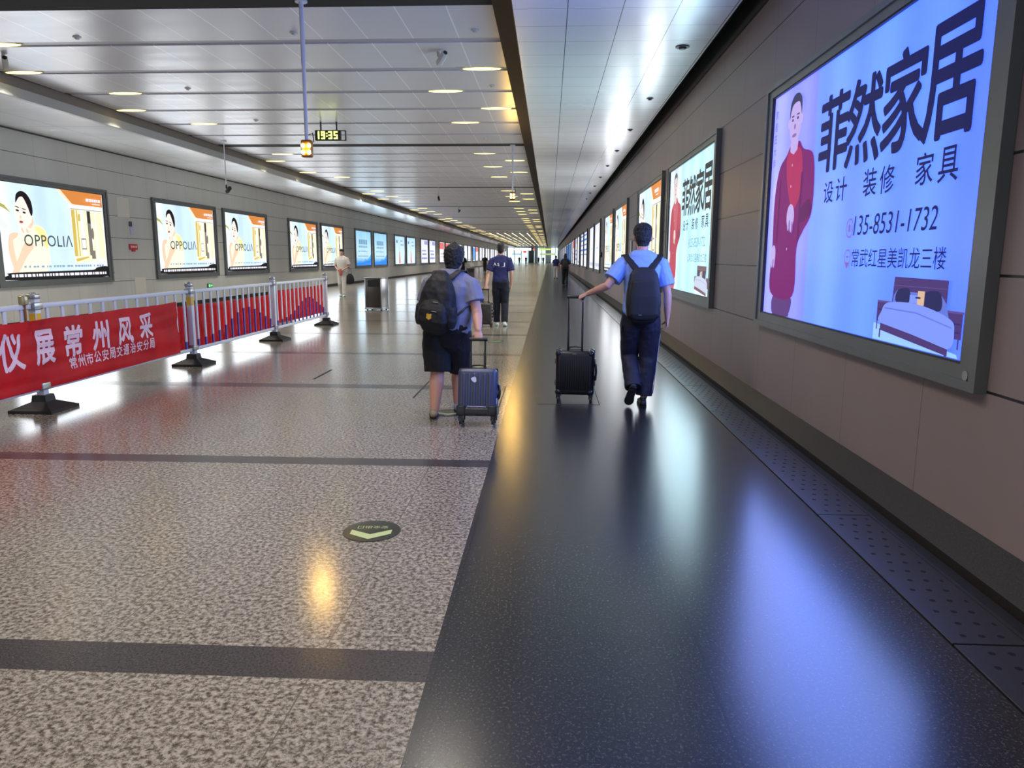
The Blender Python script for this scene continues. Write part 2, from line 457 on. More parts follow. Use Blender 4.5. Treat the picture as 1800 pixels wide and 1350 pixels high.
# ---------------------------------------------------------------- drain covers
def drain_mat():
    m = mat('perforated dark steel', (50,51,55), 0.42, 0.3); g = NG(m); X = g.xyz()
    rowp = 0.105
    row = g.math('FLOOR', g.math('DIVIDE', X[1], rowp))
    off = g.math('MULTIPLY', g.math('MODULO', g.math('ABSOLUTE', row), 2.0), 0.0375)
    fx = g.math('SUBTRACT', g.math('FRACT', g.math('DIVIDE', g.math('ADD', X[0], off), 0.075)), 0.5)
    fy = g.math('SUBTRACT', g.math('FRACT', g.math('DIVIDE', X[1], rowp)), 0.5)
    d = g.math('SQRT', g.math('ADD', g.math('POWER', g.math('MULTIPLY', fx, 0.075), 2.0), g.math('POWER', g.math('MULTIPLY', fy, rowp), 2.0)))
    hole = g.math('LESS_THAN', d, 0.0135)
    inside = g.math('MULTIPLY', g.math('GREATER_THAN', X[0], -0.085), g.math('LESS_THAN', X[0], 0.115))
    hole = g.math('MULTIPLY', hole, inside)
    g.set('Base Color', g.mix(hole, lin(46,47,52), lin(6,6,7)))
    g.set('Roughness', g.math('ADD', g.math('MULTIPLY', hole, 0.5), 0.36))
    g.bump(g.math('SUBTRACT', 1.0, hole), 0.7, 0.01)
    return m
M_DRAIN = drain_mat()
t0 = None
for k in range(30):
    yy = 0.55+k*1.5
    if t0 is None:
        bm = bmesh.new(); rbox(bm, (-0.148, -0.745, -0.022), (0.148, 0.745, 0.0), 0.002, 1)
        t0 = link('drain_cover', mesh_from_bm(bm, 'drain_cover'), None, M_DRAIN); o = t0
    else:
        o = t0.copy(); COL.objects.link(o)
    o.location = (1.757, yy, 0.003)
    tag(o, 'dark perforated steel drain cover plate along the right skirting', 'drain cover', 'drain covers along the right wall')
bm = bmesh.new(); box(bm, (1.61, 44.8, -0.02), (1.905, Y1, 0.003))
structure('floor_drain_strip', mesh_from_bm(bm, 'drain_strip'), mat('far drain strip', (56,57,61), 0.4, 0.3))
bm = bmesh.new(); box(bm, (1.905, Y0, -0.03), (1.925, Y1, 0.004)); structure('trim_5', mesh_from_bm(bm, 'trim_5'), M_FRAMED)

# ---------------------------------------------------------------- ceiling lights in the slots
M_LAMP = mat('warm lamp with slot glow', (255,226,124), 0.4, emit=4.0)
M_LAMPRIM = mat('lamp rim', (210,196,160), 0.35)
LAMP_W = 185.0
def make_downlight():
    t = thing('downlight', 'x', 'light')
    bm = bmesh.new(); n = 28; pts = []
    for k in range(n):
        q = 2*PI*k/n; c, s = math.cos(q), math.sin(q)
        pts.append((0.31*math.copysign(abs(c)**1.35, c), 0.088*s))  # eye shape takes in the glow that spills along the slot
    a = [bm.verts.new((x, yy, 0.0)) for x, yy in pts]; b = [bm.verts.new((x*0.93, yy*0.85, -0.018)) for x, yy in pts]
    for k in range(n): bm.faces.new((a[k], a[(k+1) % n], b[(k+1) % n], b[k]))
    bm.faces.new(b); bm.faces.new(list(reversed(a)))
    link('lens', mesh_from_bm(bm, 'lens'), t, M_LAMP)
    bm = bmesh.new()
    r1 = [bm.verts.new((x*1.12, yy*1.2, 0.0)) for x, yy in pts]; r2 = [bm.verts.new((x*1.02, yy*1.05, -0.012)) for x, yy in pts]
    r3 = [bm.verts.new((x*0.98, yy*0.95, 0.0)) for x, yy in pts]
    for k in range(n):
        j = (k+1) % n
        bm.faces.new((r1[k], r1[j], r2[j], r2[k])); bm.faces.new((r2[k], r2[j], r3[j], r3[k])); bm.faces.new((r3[k], r3[j], r1[j], r1[k]))
    link('rim', mesh_from_bm(bm, 'rim'), t, M_LAMPRIM)
    ld = bpy.data.lights.new('downlight beam', 'SPOT'); ld.energy = LAMP_W; ld.color = (1.0, 0.93, 0.80); ld.shadow_soft_size = 0.10
    ld.spot_size = math.radians(126); ld.spot_blend = 0.6
    lo = bpy.data.objects.new('beam', ld); COL.objects.link(lo); lo.parent = t; lo.matrix_basis = Matrix.Translation((0, 0, -0.045))
    return t
proto = None
for gi, s in enumerate(slot_list):
    if gaps[gi] > 195: break
    for side in (0, 1):
        for k, yy in enumerate(s[:6]):
            if k == 5 and gi != 0: continue
            if gaps[gi] > 0 and side == 0 and gi == 1 and k == 0: continue
            if gi == 2 and side == 1 and k == 2: continue
            if gi == 1 and k == 5: continue
            if side == 0: xx = (-1.88, -1.09)[k % 2] if gi != 1 else (-1.88, -1.09)[k % 2]
            else: xx = (-7.72, -8.50)[k % 2]
            M = Matrix.Translation((xx, yy, ZC+0.013))
            lab = ('warm slot downlight in the staggered ceiling row beside the right soffit' if side == 0 else 'warm slot downlight in the staggered ceiling row beside the left cove')
            grp = 'downlights beside the right soffit' if side == 0 else 'downlights beside the left cove'
            if proto is None:
                proto = make_downlight(); proto.matrix_basis = M; tag(proto, lab, None, grp)
            else: dup(proto, M, lab, grp)
# long warm strip lights in the far ceiling
M_STRIP = mat('far strip lens', (255,246,200), 0.4, emit=1.6)
sp = None
for i, xx in enumerate((-7.2, -6.3, -5.4, -4.5, -3.6, -2.7)):
    for j in range(5):
        yy = 98+j*20
        if sp is None:
            sp = thing('strip_light', 'long warm strip light fixed along the far ceiling', 'light', group='strip lights of the far ceiling')
            bm = bmesh.new(); rbox(bm, (-0.09, -8, -0.05), (0.09, 8, 0), 0.012, 1); link('housing', mesh_from_bm(bm, 'housing'), sp, M_FRAME)
            bm = bmesh.new(); rbox(bm, (-0.07, -7.9, -0.065), (0.07, 7.9, -0.048), 0.005, 1); link('lens', mesh_from_bm(bm, 'slens'), sp, M_STRIP)
            sp.matrix_basis = Matrix.Translation((xx, yy, ZC-0.002))
        else: dup(sp, Matrix.Translation((xx, yy, ZC-0.002)))

# ---------------------------------------------------------------- small ceiling fittings
M_DET = mat('ivory plastic', (196,194,188), 0.4)
M_DARKC = mat('dark fitting', (60,62,64), 0.4)
def disc_fit(name, x, yy, z, r, label, cat, m, group=None):
    bm = bmesh.new(); cyl(bm, (0,0,0), (0,0,-0.012), r, 20); cyl(bm, (0,0,-0.012), (0,0,-0.034), r*0.62, 20, r2=r*0.45)
    o = link(name, mesh_from_bm(bm, name, 40), None, m); o.location = (x, yy, z); tag(o, label, cat, group); return o
for x, yy, lab in ((-6.39, 10.33, 'smoke detector nearest the top left corner of the ceiling'), (-3.39, 10.23, 'smoke detector on the ceiling just left of the white lamp pole top'),
                   (-1.0, 10.2, 'smoke detector on nearest ceiling panel close to the soffit'), (-6.37, 13.4, 'smoke detector on the ceiling right of the left downlights'),
                   (-1.02, 13.35, 'smoke detector between the first two soffit-side downlights'), (-6.37, 16.47, 'smoke detector on the ceiling left of the hanging clock'),
                   (-1.62, 19.07, 'smoke detector just before the second black ceiling gap')):
    disc_fit('smoke_detector', x, yy, ZC, 0.052, lab, 'smoke detector', M_DET)
for k in range(9):
    disc_fit('sprinkler', 1.60, 9.78+3.0*k, ZS, 0.055 if k else 0.085, 'small dark sprinkler head in the row along the right soffit' if k else 'ring shaped sprinkler head nearest on the right soffit', 'sprinkler', M_DARKC, 'sprinklers along the soffit' if k else None)
def bullet_cam(x, yy, z, label, rod=0.0, rz=0.0, dark=False):
    t = thing('surveillance_camera', label, 'camera', (x, yy, z), rz)
    mm = M_BLACKP if dark else M_DET
    bm = bmesh.new()
    if rod:
        cyl(bm, (0,0,0), (0,0,-rod), 0.014, 10); cyl(bm, (0,0,0), (0,0,-0.03), 0.07, 16); link('rod', mesh_from_bm(bm, 'rod', 40), t, M_WHITE); bm = bmesh.new()
    z0 = -rod
    tube(bm, [(0,0,z0+0.02), (0,0,z0-0.05), (0.02,-0.02,z0-0.08)], [0.02, 0.025, 0.022], seg=10); link('bracket', mesh_from_bm(bm, 'bracket', 50), t, mm)
    bm = bmesh.new(); R = Matrix.Rotation(math.radians(-25), 4, 'X')
    rbox(bm, (-0.04, -0.17, -0.04), (0.04, 0.08, 0.04), 0.015, 2, M=Matrix.Translation((0.02, -0.03, z0-0.12)) @ R)
    link('housing', mesh_from_bm(bm, 'housing', 50), t, mm)
    bm = bmesh.new(); tube(bm, [V((0.02,-0.03,z0-0.12))+R.to_3x3() @ V((0,-0.168,0)), V((0.02,-0.03,z0-0.12))+R.to_3x3() @ V((0,-0.178,0))], [0.03, 0.03], seg=14, caps='ff')
    link('lens', mesh_from_bm(bm, 'lens'), t, M_RUBBER)
bullet_cam(-1.63, 11.23, ZC, 'white camera on the ceiling panel near the first soffit-side downlight', 0, 0.6)
bullet_cam(-8.13, 11.28, ZC, 'white camera on ceiling by the left cove at frame edge', 0, 0.6)
bullet_cam(-8.33, 19.3, ZC, 'black camera hanging on a long white rod by the left wall', 1.12, 0.8, True)
bullet_cam(-4.75, 32.3, ZC, 'small black camera on a short rod in mid ceiling', 0.36, 0.0, True)
bullet_cam(-5.45, 45.1, ZC, 'small black camera on the ceiling beyond the short rod camera', 0.1, 0.5, True)

# ---------------------------------------------------------------- orange beacons on poles
M_LED = mat('amber led', (255,206,110), 0.3, emit=160.0, sample=False)
M_LEDCASE = mat('amber beacon case', (150,96,30), 0.5)
def beacon(x, yy, ztop, zb, label, watt, four=True):
    t = thing('warning_beacon', label, 'lamp', (x, yy, ztop))
    bm = bmesh.new(); cyl(bm, (x, yy, ztop), (x, yy, (ztop+zb)/2+0.1), 0.027, 14); cyl(bm, (x, yy, (ztop+zb)/2+0.1), (x, yy, zb+0.06), 0.021, 14); cyl(bm, (x, yy, ztop), (x, yy, ztop-0.02), 0.07, 18)
    link('pole', mesh_from_bm(bm, 'pole', 40), t, M_WHITE, True)
    bm = bmesh.new(); rbox(bm, (x-0.065, yy-0.04, zb-0.13), (x+0.065, yy+0.05, zb+0.07), 0.02, 2)
    link('lamp_case', mesh_from_bm(bm, 'lamp_case', 50), t, M_LEDCASE, True)
    for dx in (-0.036, 0.036):
        for dz in (0.0, -0.075):
            bm = bmesh.new(); ellipsoid(bm, (x+dx, yy-0.042, zb+dz), (0.021, 0.016, 0.022))
            link('led', mesh_from_bm(bm, 'led', 60), t, M_LED, True)
    bm = bmesh.new(); tube(bm, [(x+0.03, yy, zb+0.13), (x+0.075, yy, zb+0.15), (x+0.085, yy, zb+0.05)], [0.006]*3, seg=8)
    link('cable', mesh_from_bm(bm, 'cable'), t, M_BLACKP, True)
    ld = bpy.data.lights.new('amber', 'SPOT'); ld.energy = watt; ld.color = (1.0, 0.60, 0.14); ld.shadow_soft_size = 0.12
    ld.spot_size = math.radians(150); ld.spot_blend = 0.8
    lo = bpy.data.objects.new('amber_light', ld); COL.objects.link(lo); lo.parent = t
    lo.matrix_basis = Matrix.Translation((0, -0.12, zb-ztop-0.03)) @ Matrix.Rotation(math.radians(-55), 4, 'X')
beacon(-2.89, 9.02, 4.40, 2.79, 'amber four lamp beacon on the nearest tall white ceiling pole', 18)
beacon(-1.0, 20.2, 4.40, 3.13, 'amber beacon hanging on a thin pole beside the right soffit', 62)

# ---------------------------------------------------------------- hanging clock
t = thing('digital_clock', 'black hanging digital clock with glowing yellow green digits', 'clock', (-4.84, 16.7, 4.0))
M_CLK = mat('clock case', (34,34,20), 0.4)
bm = bmesh.new(); rbox(bm, (-5.165, 16.7, 4.005), (-4.60, 16.80, 4.225), 0.012, 2); link('case', mesh_from_bm(bm, 'case', 50), t, M_CLK, True)
bm = bmesh.new()
for a, b in (((-4.60, 4.21), (-4.49, 4.222)), ((-4.60, 4.005), (-4.49, 4.017)), ((-4.502, 4.005), (-4.49, 4.222))): box(bm, (a[0], 16.71, a[1]), (b[0], 16.79, b[1]))
link('end_bracket', mesh_from_bm(bm, 'end_bracket'), t, M_CLK, True)
for xx in (-5.04, -4.69):
    bm = bmesh.new(); box(bm, (xx-0.014, 16.735, 4.22), (xx+0.014, 16.763, 4.43)); link('hanger', mesh_from_bm(bm, 'hanger'), t, M_CLK, True)
M_DIG = mat('clock digits', (236,255,120), 0.4, emit=2.6)
bm = bmesh.new()
SEG = {'1': 'bc', '9': 'abcdfg', '3': 'abcdg', '5': 'acdfg'}
def digit(x0, ch, wd=0.085, h=0.165, z0=4.033):
    tk = 0.030
    S = {'a': (0, h-tk, wd, h), 'd': (0, 0, wd, tk), 'g': (0, h/2-tk/2, wd, h/2+tk/2), 'b': (wd-tk, h/2, wd, h), 'c': (wd-tk, 0, wd, h/2), 'f': (0, h/2, tk, h), 'e': (0, 0, tk, h/2)}
    for s in SEG[ch]:
        a = S[s]; box(bm, (x0+a[0], 16.694, z0+a[1]), (x0+a[2], 16.701, z0+a[3]))
digit(-5.15, '1'); digit(-5.025, '9'); digit(-4.865, '3'); digit(-4.745, '5')
for zz in (4.08, 4.14): box(bm, (-4.912, 16.694, zz), (-4.886, 16.701, zz+0.026))
link('digits', mesh_from_bm(bm, 'digits'), t, M_DIG, True)

# ---------------------------------------------------------------- light boxes
PW, PH = 3.64, 2.01          # visible picture
FZ0, FZ1 = 0.845, 3.12       # outer frame heights
PZ0 = 0.98
def emat(name, rgb, s=1.0, sample=False): return mat('print '+name, rgb, 0.5, emit=s, sample=sample, spec=0.12)
def bgmat(name, stops, s=1.0, bands=0.12, axis=0, length=PW, hdr=(1,1,1)):
    """printed backlit sheet, colour running along x (0) or y (1)"""
    m = mat('sheet '+name, (120,120,120), 0.3, emit=s, spec=0.2); g = NG(m); X = g.xyz()
    f = g.math('DIVIDE', X[axis], length)
    c = g.ramp(f, [(p, tuple(a*b for a, b in zip(lin(*rgb)[:3], hdr))+(1,)) for p, rgb in stops])
    tubes = g.math('MULTIPLY', g.math('SINE', g.math('MULTIPLY', X[0], 8.6)), bands)
    st = g.math('MULTIPLY', g.math('ADD', g.math('ADD', tubes, 1.0), g.math('MULTIPLY', g.math('SUBTRACT', g.noise(0.9, 3), 0.5), 0.3)), s)
    g.set('Emission Color', c); g.set('Emission Strength', st)
    return m
class Flat:
    """thin printed shapes on one mesh, several inks"""
    def __init__(s): s.bm = bmesh.new(); s.mats = []; s.z = 0.004
    def mi(s, m):
        if m not in s.mats: s.mats.append(m)
        return s.mats.index(m)
    def up(s): s.z += 0.0006
    def poly(s, pts, m):
        s.up(); f = s.bm.faces.new([s.bm.verts.new((x*PW, y*PH, s.z)) for x, y in pts]); f.material_index = s.mi(m)
        if f.normal.z < 0 or True:
            f.normal_update()
            if f.normal.z < 0: f.normal_flip()
    def rect(s, x0, y0, x1, y1, m): s.poly([(x0,y0),(x1,y0),(x1,y1),(x0,y1)], m)
    def ell(s, cx, cy, rx, ry, m, rot=0, n=28, a0=0, a1=2*PI):
        pts = []
        for k in range(n):
            q = a0+(a1-a0)*k/(n if a1-a0 > 6.2 else n-1)
            x, y = rx*PW*math.cos(q), ry*PH*math.sin(q)
            c, ss = math.cos(rot), math.sin(rot)
            pts.append((cx+(x*c-y*ss)/PW, cy+(x*ss+y*c)/PH))
        s.poly(pts, m)
    def blob(s, pts, m, sub=6):
        """smooth closed outline"""
        n = len(pts); out = []
        for i in range(n):
            p0, p1, p2, p3 = (V((*pts[(i+k-1) % n], 0)) for k in range(4))
            for j in range(sub):
                u = j/sub
                q = 0.5*((2*p1)+(p2-p0)*u+(2*p0-5*p1+4*p2-p3)*u*u+(3*p1-p0-3*p2+p3)*u**3)
                out.append((q.x, q.y))
        s.up(); vs = [s.bm.verts.new((x*PW, y*PH, s.z)) for x, y in out]
        es = [s.bm.edges.new((vs[i], vs[(i+1) % len(vs)])) for i in range(len(vs))]
        r = bmesh.ops.triangle_fill(s.bm, edges=es, use_beauty=True)
        for f in r['geom']:
            if isinstance(f, bmesh.types.BMFace):
                f.material_index = s.mi(m); f.normal_update()
                if f.normal.z < 0: f.normal_flip()
    def text(s, t, x0, y0, x1, y1, m, bold=0.0, shear=0.0, spacing=1.0):
        s.up(); text_into(s.bm, t, x0*PW, y0*PH, x1*PW, y1*PH, s.z, s.mi(m), bold, shear, spacing)
    def build(s, name, parent):
        me = bpy.data.meshes.new(name); s.bm.to_mesh(me); s.bm.free()
        return link(name, me, parent, s.mats)
def frame_meshes():
    bm = bmesh.new()
    x0, x1 = -0.19, PW+0.19; y0, y1 = FZ0-PZ0, FZ1-PZ0
    def ring(a, b, z0, z1, mi):
        (ax0, ay0, ax1, ay1), (bx0, by0, bx1, by1) = a, b
        for lo, hi in (((ax0, ay0), (ax1, by0)), ((ax0, by1), (ax1, ay1)), ((ax0, by0), (bx0, by1)), ((bx1, by0), (ax1, by1))):
            box(bm, (lo[0], lo[1], z0), (hi[0], hi[1], z1), mi)
    ring((x0, y0, x1, y1), (x0+0.06, y0+0.05, x1-0.06, y1-0.05), -0.018, 0.045, 0)
    ring((x0+0.06, y0+0.05, x1-0.06, y1-0.05), (-0.018, -0.012, PW+0.018, PH+0.012), -0.018, 0.030, 0)
    ring((-0.018, -0.012, PW+0.018, PH+0.012), (0, 0, PW, PH), -0.018, 0.022, 1)
    return mesh_from_bm(bm, 'lightbox_frame')
FRAME_ME = frame_meshes()
INK = mat('dark blue ink', (20,26,92), 0.5, emit=0.7, sample=False, spec=0.12)
def base_box(label, sheet):
    t = thing('lightbox_billboard', label, 'billboard')
    link('frame', FRAME_ME, t, [M_FRAME, M_FRAMED])
    bm = bmesh.new(); box(bm, (0, 0, -0.018), (PW, PH, 0.003))
    link('backlit_sheet', mesh_from_bm(bm, 'backlit_sheet'), t, sheet)
    return t
def furniture_box(label, kind):
    blue = kind == 'blue'
    if blue: sheet = bgmat('blue furniture advert', [(0.0, (158,164,240)), (0.10, (150,158,240)), (0.31, (126,134,240)), (0.33, (112,158,252)), (0.55, (100,150,252)), (0.8, (94,146,252)), (1.0, (88,132,252))], 1.0, hdr=(1,1,2.6))
    else: sheet = bgmat('cyan furniture advert', [(0.0, (214,226,240)), (0.28, (204,226,236)), (0.33, (190,238,246)), (0.7, (186,238,248)), (1.0, (196,240,248))], 1.0, hdr=(1,1.02,1.1))
    t = base_box(label, sheet)
    tint = (lambda *c: tuple(int(a*b) for a, b in zip(c, (0.86, 0.86, 1.0)))) if blue else (lambda *c: c)
    k = 0.9
    red = emat(kind+' tunic', (140,34,128) if blue else (214,84,106), 0.62); red2 = emat(kind+' tunic light', (196,52,112) if blue else (224,110,128), 0.66)
    redd = emat(kind+' tunic fold', (112,30,112) if blue else (180,70,100), 0.6)
    trou = emat(kind+' trousers', (110,72,146) if blue else (214,120,140), 0.6)
    skin = emat(kind+' skin', (196,176,236) if blue else (232,214,214), 0.85); skind = emat(kind+' skin shade', (150,118,196) if blue else (196,160,160), 0.7)
    hair = emat(kind+' hair', (70,72,120) if blue else (110,116,130), 0.5)
    F = Flat()
    # standing man in a red tunic, drawn only in outline shapes
    F.blob([(0.085,0.09),(0.083,-0.0),(0.20,0.0),(0.222,0.09)], trou)
    F.rect(0.085, 0.002, 0.155, 0.10, trou); F.rect(0.15, 0.002, 0.215, 0.10, trou)
    F.blob([(0.055,0.10),(0.05,0.3),(0.045,0.52),(0.07,0.66),(0.125,0.715),(0.16,0.755),(0.215,0.755),(0.25,0.715),(0.315,0.68),(0.335,0.58),(0.33,0.44),(0.28,0.37),(0.245,0.30),(0.235,0.095)], red)
    F.blob([(0.13,0.70),(0.18,0.74),(0.24,0.70),(0.25,0.55),(0.20,0.47),(0.15,0.56)], red2)
    F.poly([(0.245,0.62),(0.255,0.62),(0.255,0.34),(0.243,0.32)], redd)
    F.poly([(0.085,0.60),(0.092,0.62),(0.088,0.33),(0.078,0.33)], redd)
    F.blob([(0.25,0.46),(0.31,0.50),(0.325,0.44),(0.26,0.41)], redd)
    F.ell(0.185, 0.44, 0.028, 0.055, skin, 0.3); 
    for i in range(4): F.ell(0.172+i*0.011, 0.405-0.004*i, 0.0055, 0.026, skind if i % 2 else skin, 0.1)
    F.ell(0.066, 0.27, 0.020, 0.05, skin, -0.2)
    for i in range(3): F.ell(0.060+i*0.010, 0.235, 0.0045, 0.022, skind if i % 2 else skin, -0.1)
    F.poly([(0.155,0.76),(0.215,0.76),(0.21,0.72),(0.185,0.705),(0.16,0.72)], skin)
    F.ell(0.185, 0.845, 0.043, 0.098, skin); F.ell(0.138, 0.845, 0.007, 0.022, skin); F.ell(0.231, 0.845, 0.007, 0.022, skin)
    F.blob([(0.142,0.86),(0.143,0.92),(0.165,0.955),(0.20,0.957),(0.226,0.925),(0.229,0.86),(0.221,0.89),(0.205,0.92),(0.165,0.918),(0.149,0.89)], hair)
    for sx in (-1, 1): F.rect(0.185+sx*0.020-0.009, 0.866, 0.185+sx*0.020+0.009, 0.872, hair); F.ell(0.185+sx*0.019, 0.853, 0.006, 0.006, hair)
    F.ell(0.186, 0.822, 0.006, 0.012, skind); F.ell(0.186, 0.785, 0.016, 0.0075, skind)
    for i in range(5): F.ell(0.186, 0.66-0.09*i, 0.0032, 0.006, skin)
    F.build('printed_figure', t)
    F = Flat(); F.z = 0.006
    ink = INK if blue else mat('dark green ink', (44,56,66), 0.5, emit=0.6, sample=False, spec=0.12)
    for ch, x0, y0, x1, y1 in (('菲', 0.351, 0.585, 0.512, 0.872), ('然', 0.500, 0.575, 0.662, 0.872), ('家', 0.662, 0.580, 0.822, 0.885), ('居', 0.812, 0.578, 0.972, 0.895)):
        F.text(ch, x0, y0, x1, y1, ink, 0.022)
    for ch, x0, y0, x1, y1 in (('设', 0.402, 0.468, 0.456, 0.548), ('计', 0.470, 0.466, 0.528, 0.552), ('装', 0.607, 0.464, 0.664, 0.554), ('修', 0.678, 0.463, 0.735, 0.550), ('家', 0.810, 0.466, 0.866, 0.556), ('具', 0.881, 0.462, 0.938, 0.555)):
        F.text(ch, x0, y0, x1, y1, ink, 0.008)
    F.build('lettering', t)
    F = Flat(); F.z = 0.006
    thin = ink if blue else emat('pale caption', (120,170,186), 0.7)
    F.text('135-8531-1732', 0.575, 0.338, 0.890, 0.405, thin, 0.0, 0.12)
    F.text('常武红星美凯龙三楼', 0.578, 0.230, 0.926, 0.292, thin, 0.0)
    ring = emat(kind+' icon', (150,110,200) if blue else (150,180,200), 0.7)
    def loop(cx, cy, rx, ry):
        F.up(); n = 24; mi = F.mi(ring)
        a = [F.bm.verts.new(((cx+rx*math.cos(2*PI*k/n))*PW, (cy+ry*math.sin(2*PI*k/n))*PH, F.z)) for k in range(n)]
        b = [F.bm.verts.new(((cx+rx*.86*math.cos(2*PI*k/n))*PW, (cy+ry*.86*math.sin(2*PI*k/n))*PH, F.z)) for k in range(n)]
        for k in range(n): F.bm.faces.new((a[k], a[(k+1) % n], b[(k+1) % n], b[k])).material_index = mi
    loop(0.557, 0.365, 0.017, 0.034); loop(0.557, 0.265, 0.016, 0.026); F.poly([(0.545,0.245),(0.569,0.245),(0.557,0.222)], ring)
    F.rect(0.553, 0.352, 0.561, 0.378, ring); F.rect(0.552, 0.262, 0.562, 0.268, ring)
    for i, ch in enumerate('家居匠大师'):
        F.text(ch, 0.018, 0.90-i*0.055, 0.038, 0.937-i*0.055, emat(kind+' small caption', (120,120,190) if blue else (150,160,170), 0.6))
    F.build('caption', t)
    F = Flat(); F.z = 0.006
    wood = emat(kind+' wood', (92,70,140) if blue else (150,120,130), 0.55); woodl = emat(kind+' wood light', (116,96,168) if blue else (176,150,156), 0.55)
    lin_ = emat(kind+' linen', (126,150,246) if blue else (206,214,236), 0.9); lin2 = emat(kind+' linen fold', (104,124,222) if blue else (180,190,216), 0.8)
    pil = emat(kind+' pillow', (56,58,120) if blue else (96,100,124), 0.45); tan = emat(kind+' cushion', (226,190,160), 0.8); whi = emat(kind+' floor', (150,196,255) if blue else (232,246,250), 0.95)
    F.poly([(0.70,0.055),(0.98,0.012),(0.985,0.002),(0.70,0.002)], whi)
    F.rect(0.71, 0.062, 0.765, 0.122, wood); F.rect(0.71, 0.122, 0.77, 0.128, woodl); F.rect(0.712, 0.035, 0.716, 0.062, wood)
    for yy in (0.075, 0.098): F.rect(0.715, yy, 0.76, yy+0.003, pil)
    F.rect(0.94, 0.052, 0.99, 0.118, wood); F.rect(0.935, 0.118, 0.993, 0.124, woodl); F.rect(0.982, 0.026, 0.986, 0.052, wood)
    for yy in (0.068, 0.09): F.rect(0.945, yy, 0.985, yy+0.003, pil)
    F.poly([(0.768,0.125),(0.772,0.205),(0.945,0.202),(0.945,0.110)], wood)
    for yy in (0.15, 0.178): F.rect(0.772, yy, 0.943, yy+0.002, woodl)
    F.poly([(0.775,0.15),(0.785,0.165),(0.93,0.16),(0.945,0.14),(0.955,0.105),(0.77,0.12)], lin2)
    F.blob([(0.785,0.13),(0.788,0.165),(0.825,0.172),(0.832,0.135)], pil); F.blob([(0.878,0.125),(0.882,0.165),(0.925,0.168),(0.93,0.12)], pil)
    F.rect(0.832, 0.132, 0.862, 0.155, lin_); F.rect(0.858, 0.128, 0.88, 0.168, tan); F.rect(0.852, 0.146, 0.868, 0.151, pil)
    F.blob([(0.735,0.095),(0.76,0.125),(0.86,0.130),(0.955,0.105),(0.975,0.075),(0.96,0.022),(0.85,0.042),(0.733,0.058)], lin_)
    F.poly([(0.745,0.105),(0.86,0.103),(0.968,0.078),(0.968,0.081),(0.86,0.107),(0.745,0.109)], lin2)
    F.poly([(0.735,0.058),(0.85,0.042),(0.962,0.022),(0.962,0.004),(0.735,0.036)], wood)
    F.rect(0.733, 0.012, 0.738, 0.04, wood); F.rect(0.955, 0.002, 0.961, 0.022, wood)
    F.build('printed_bed', t)
    return t
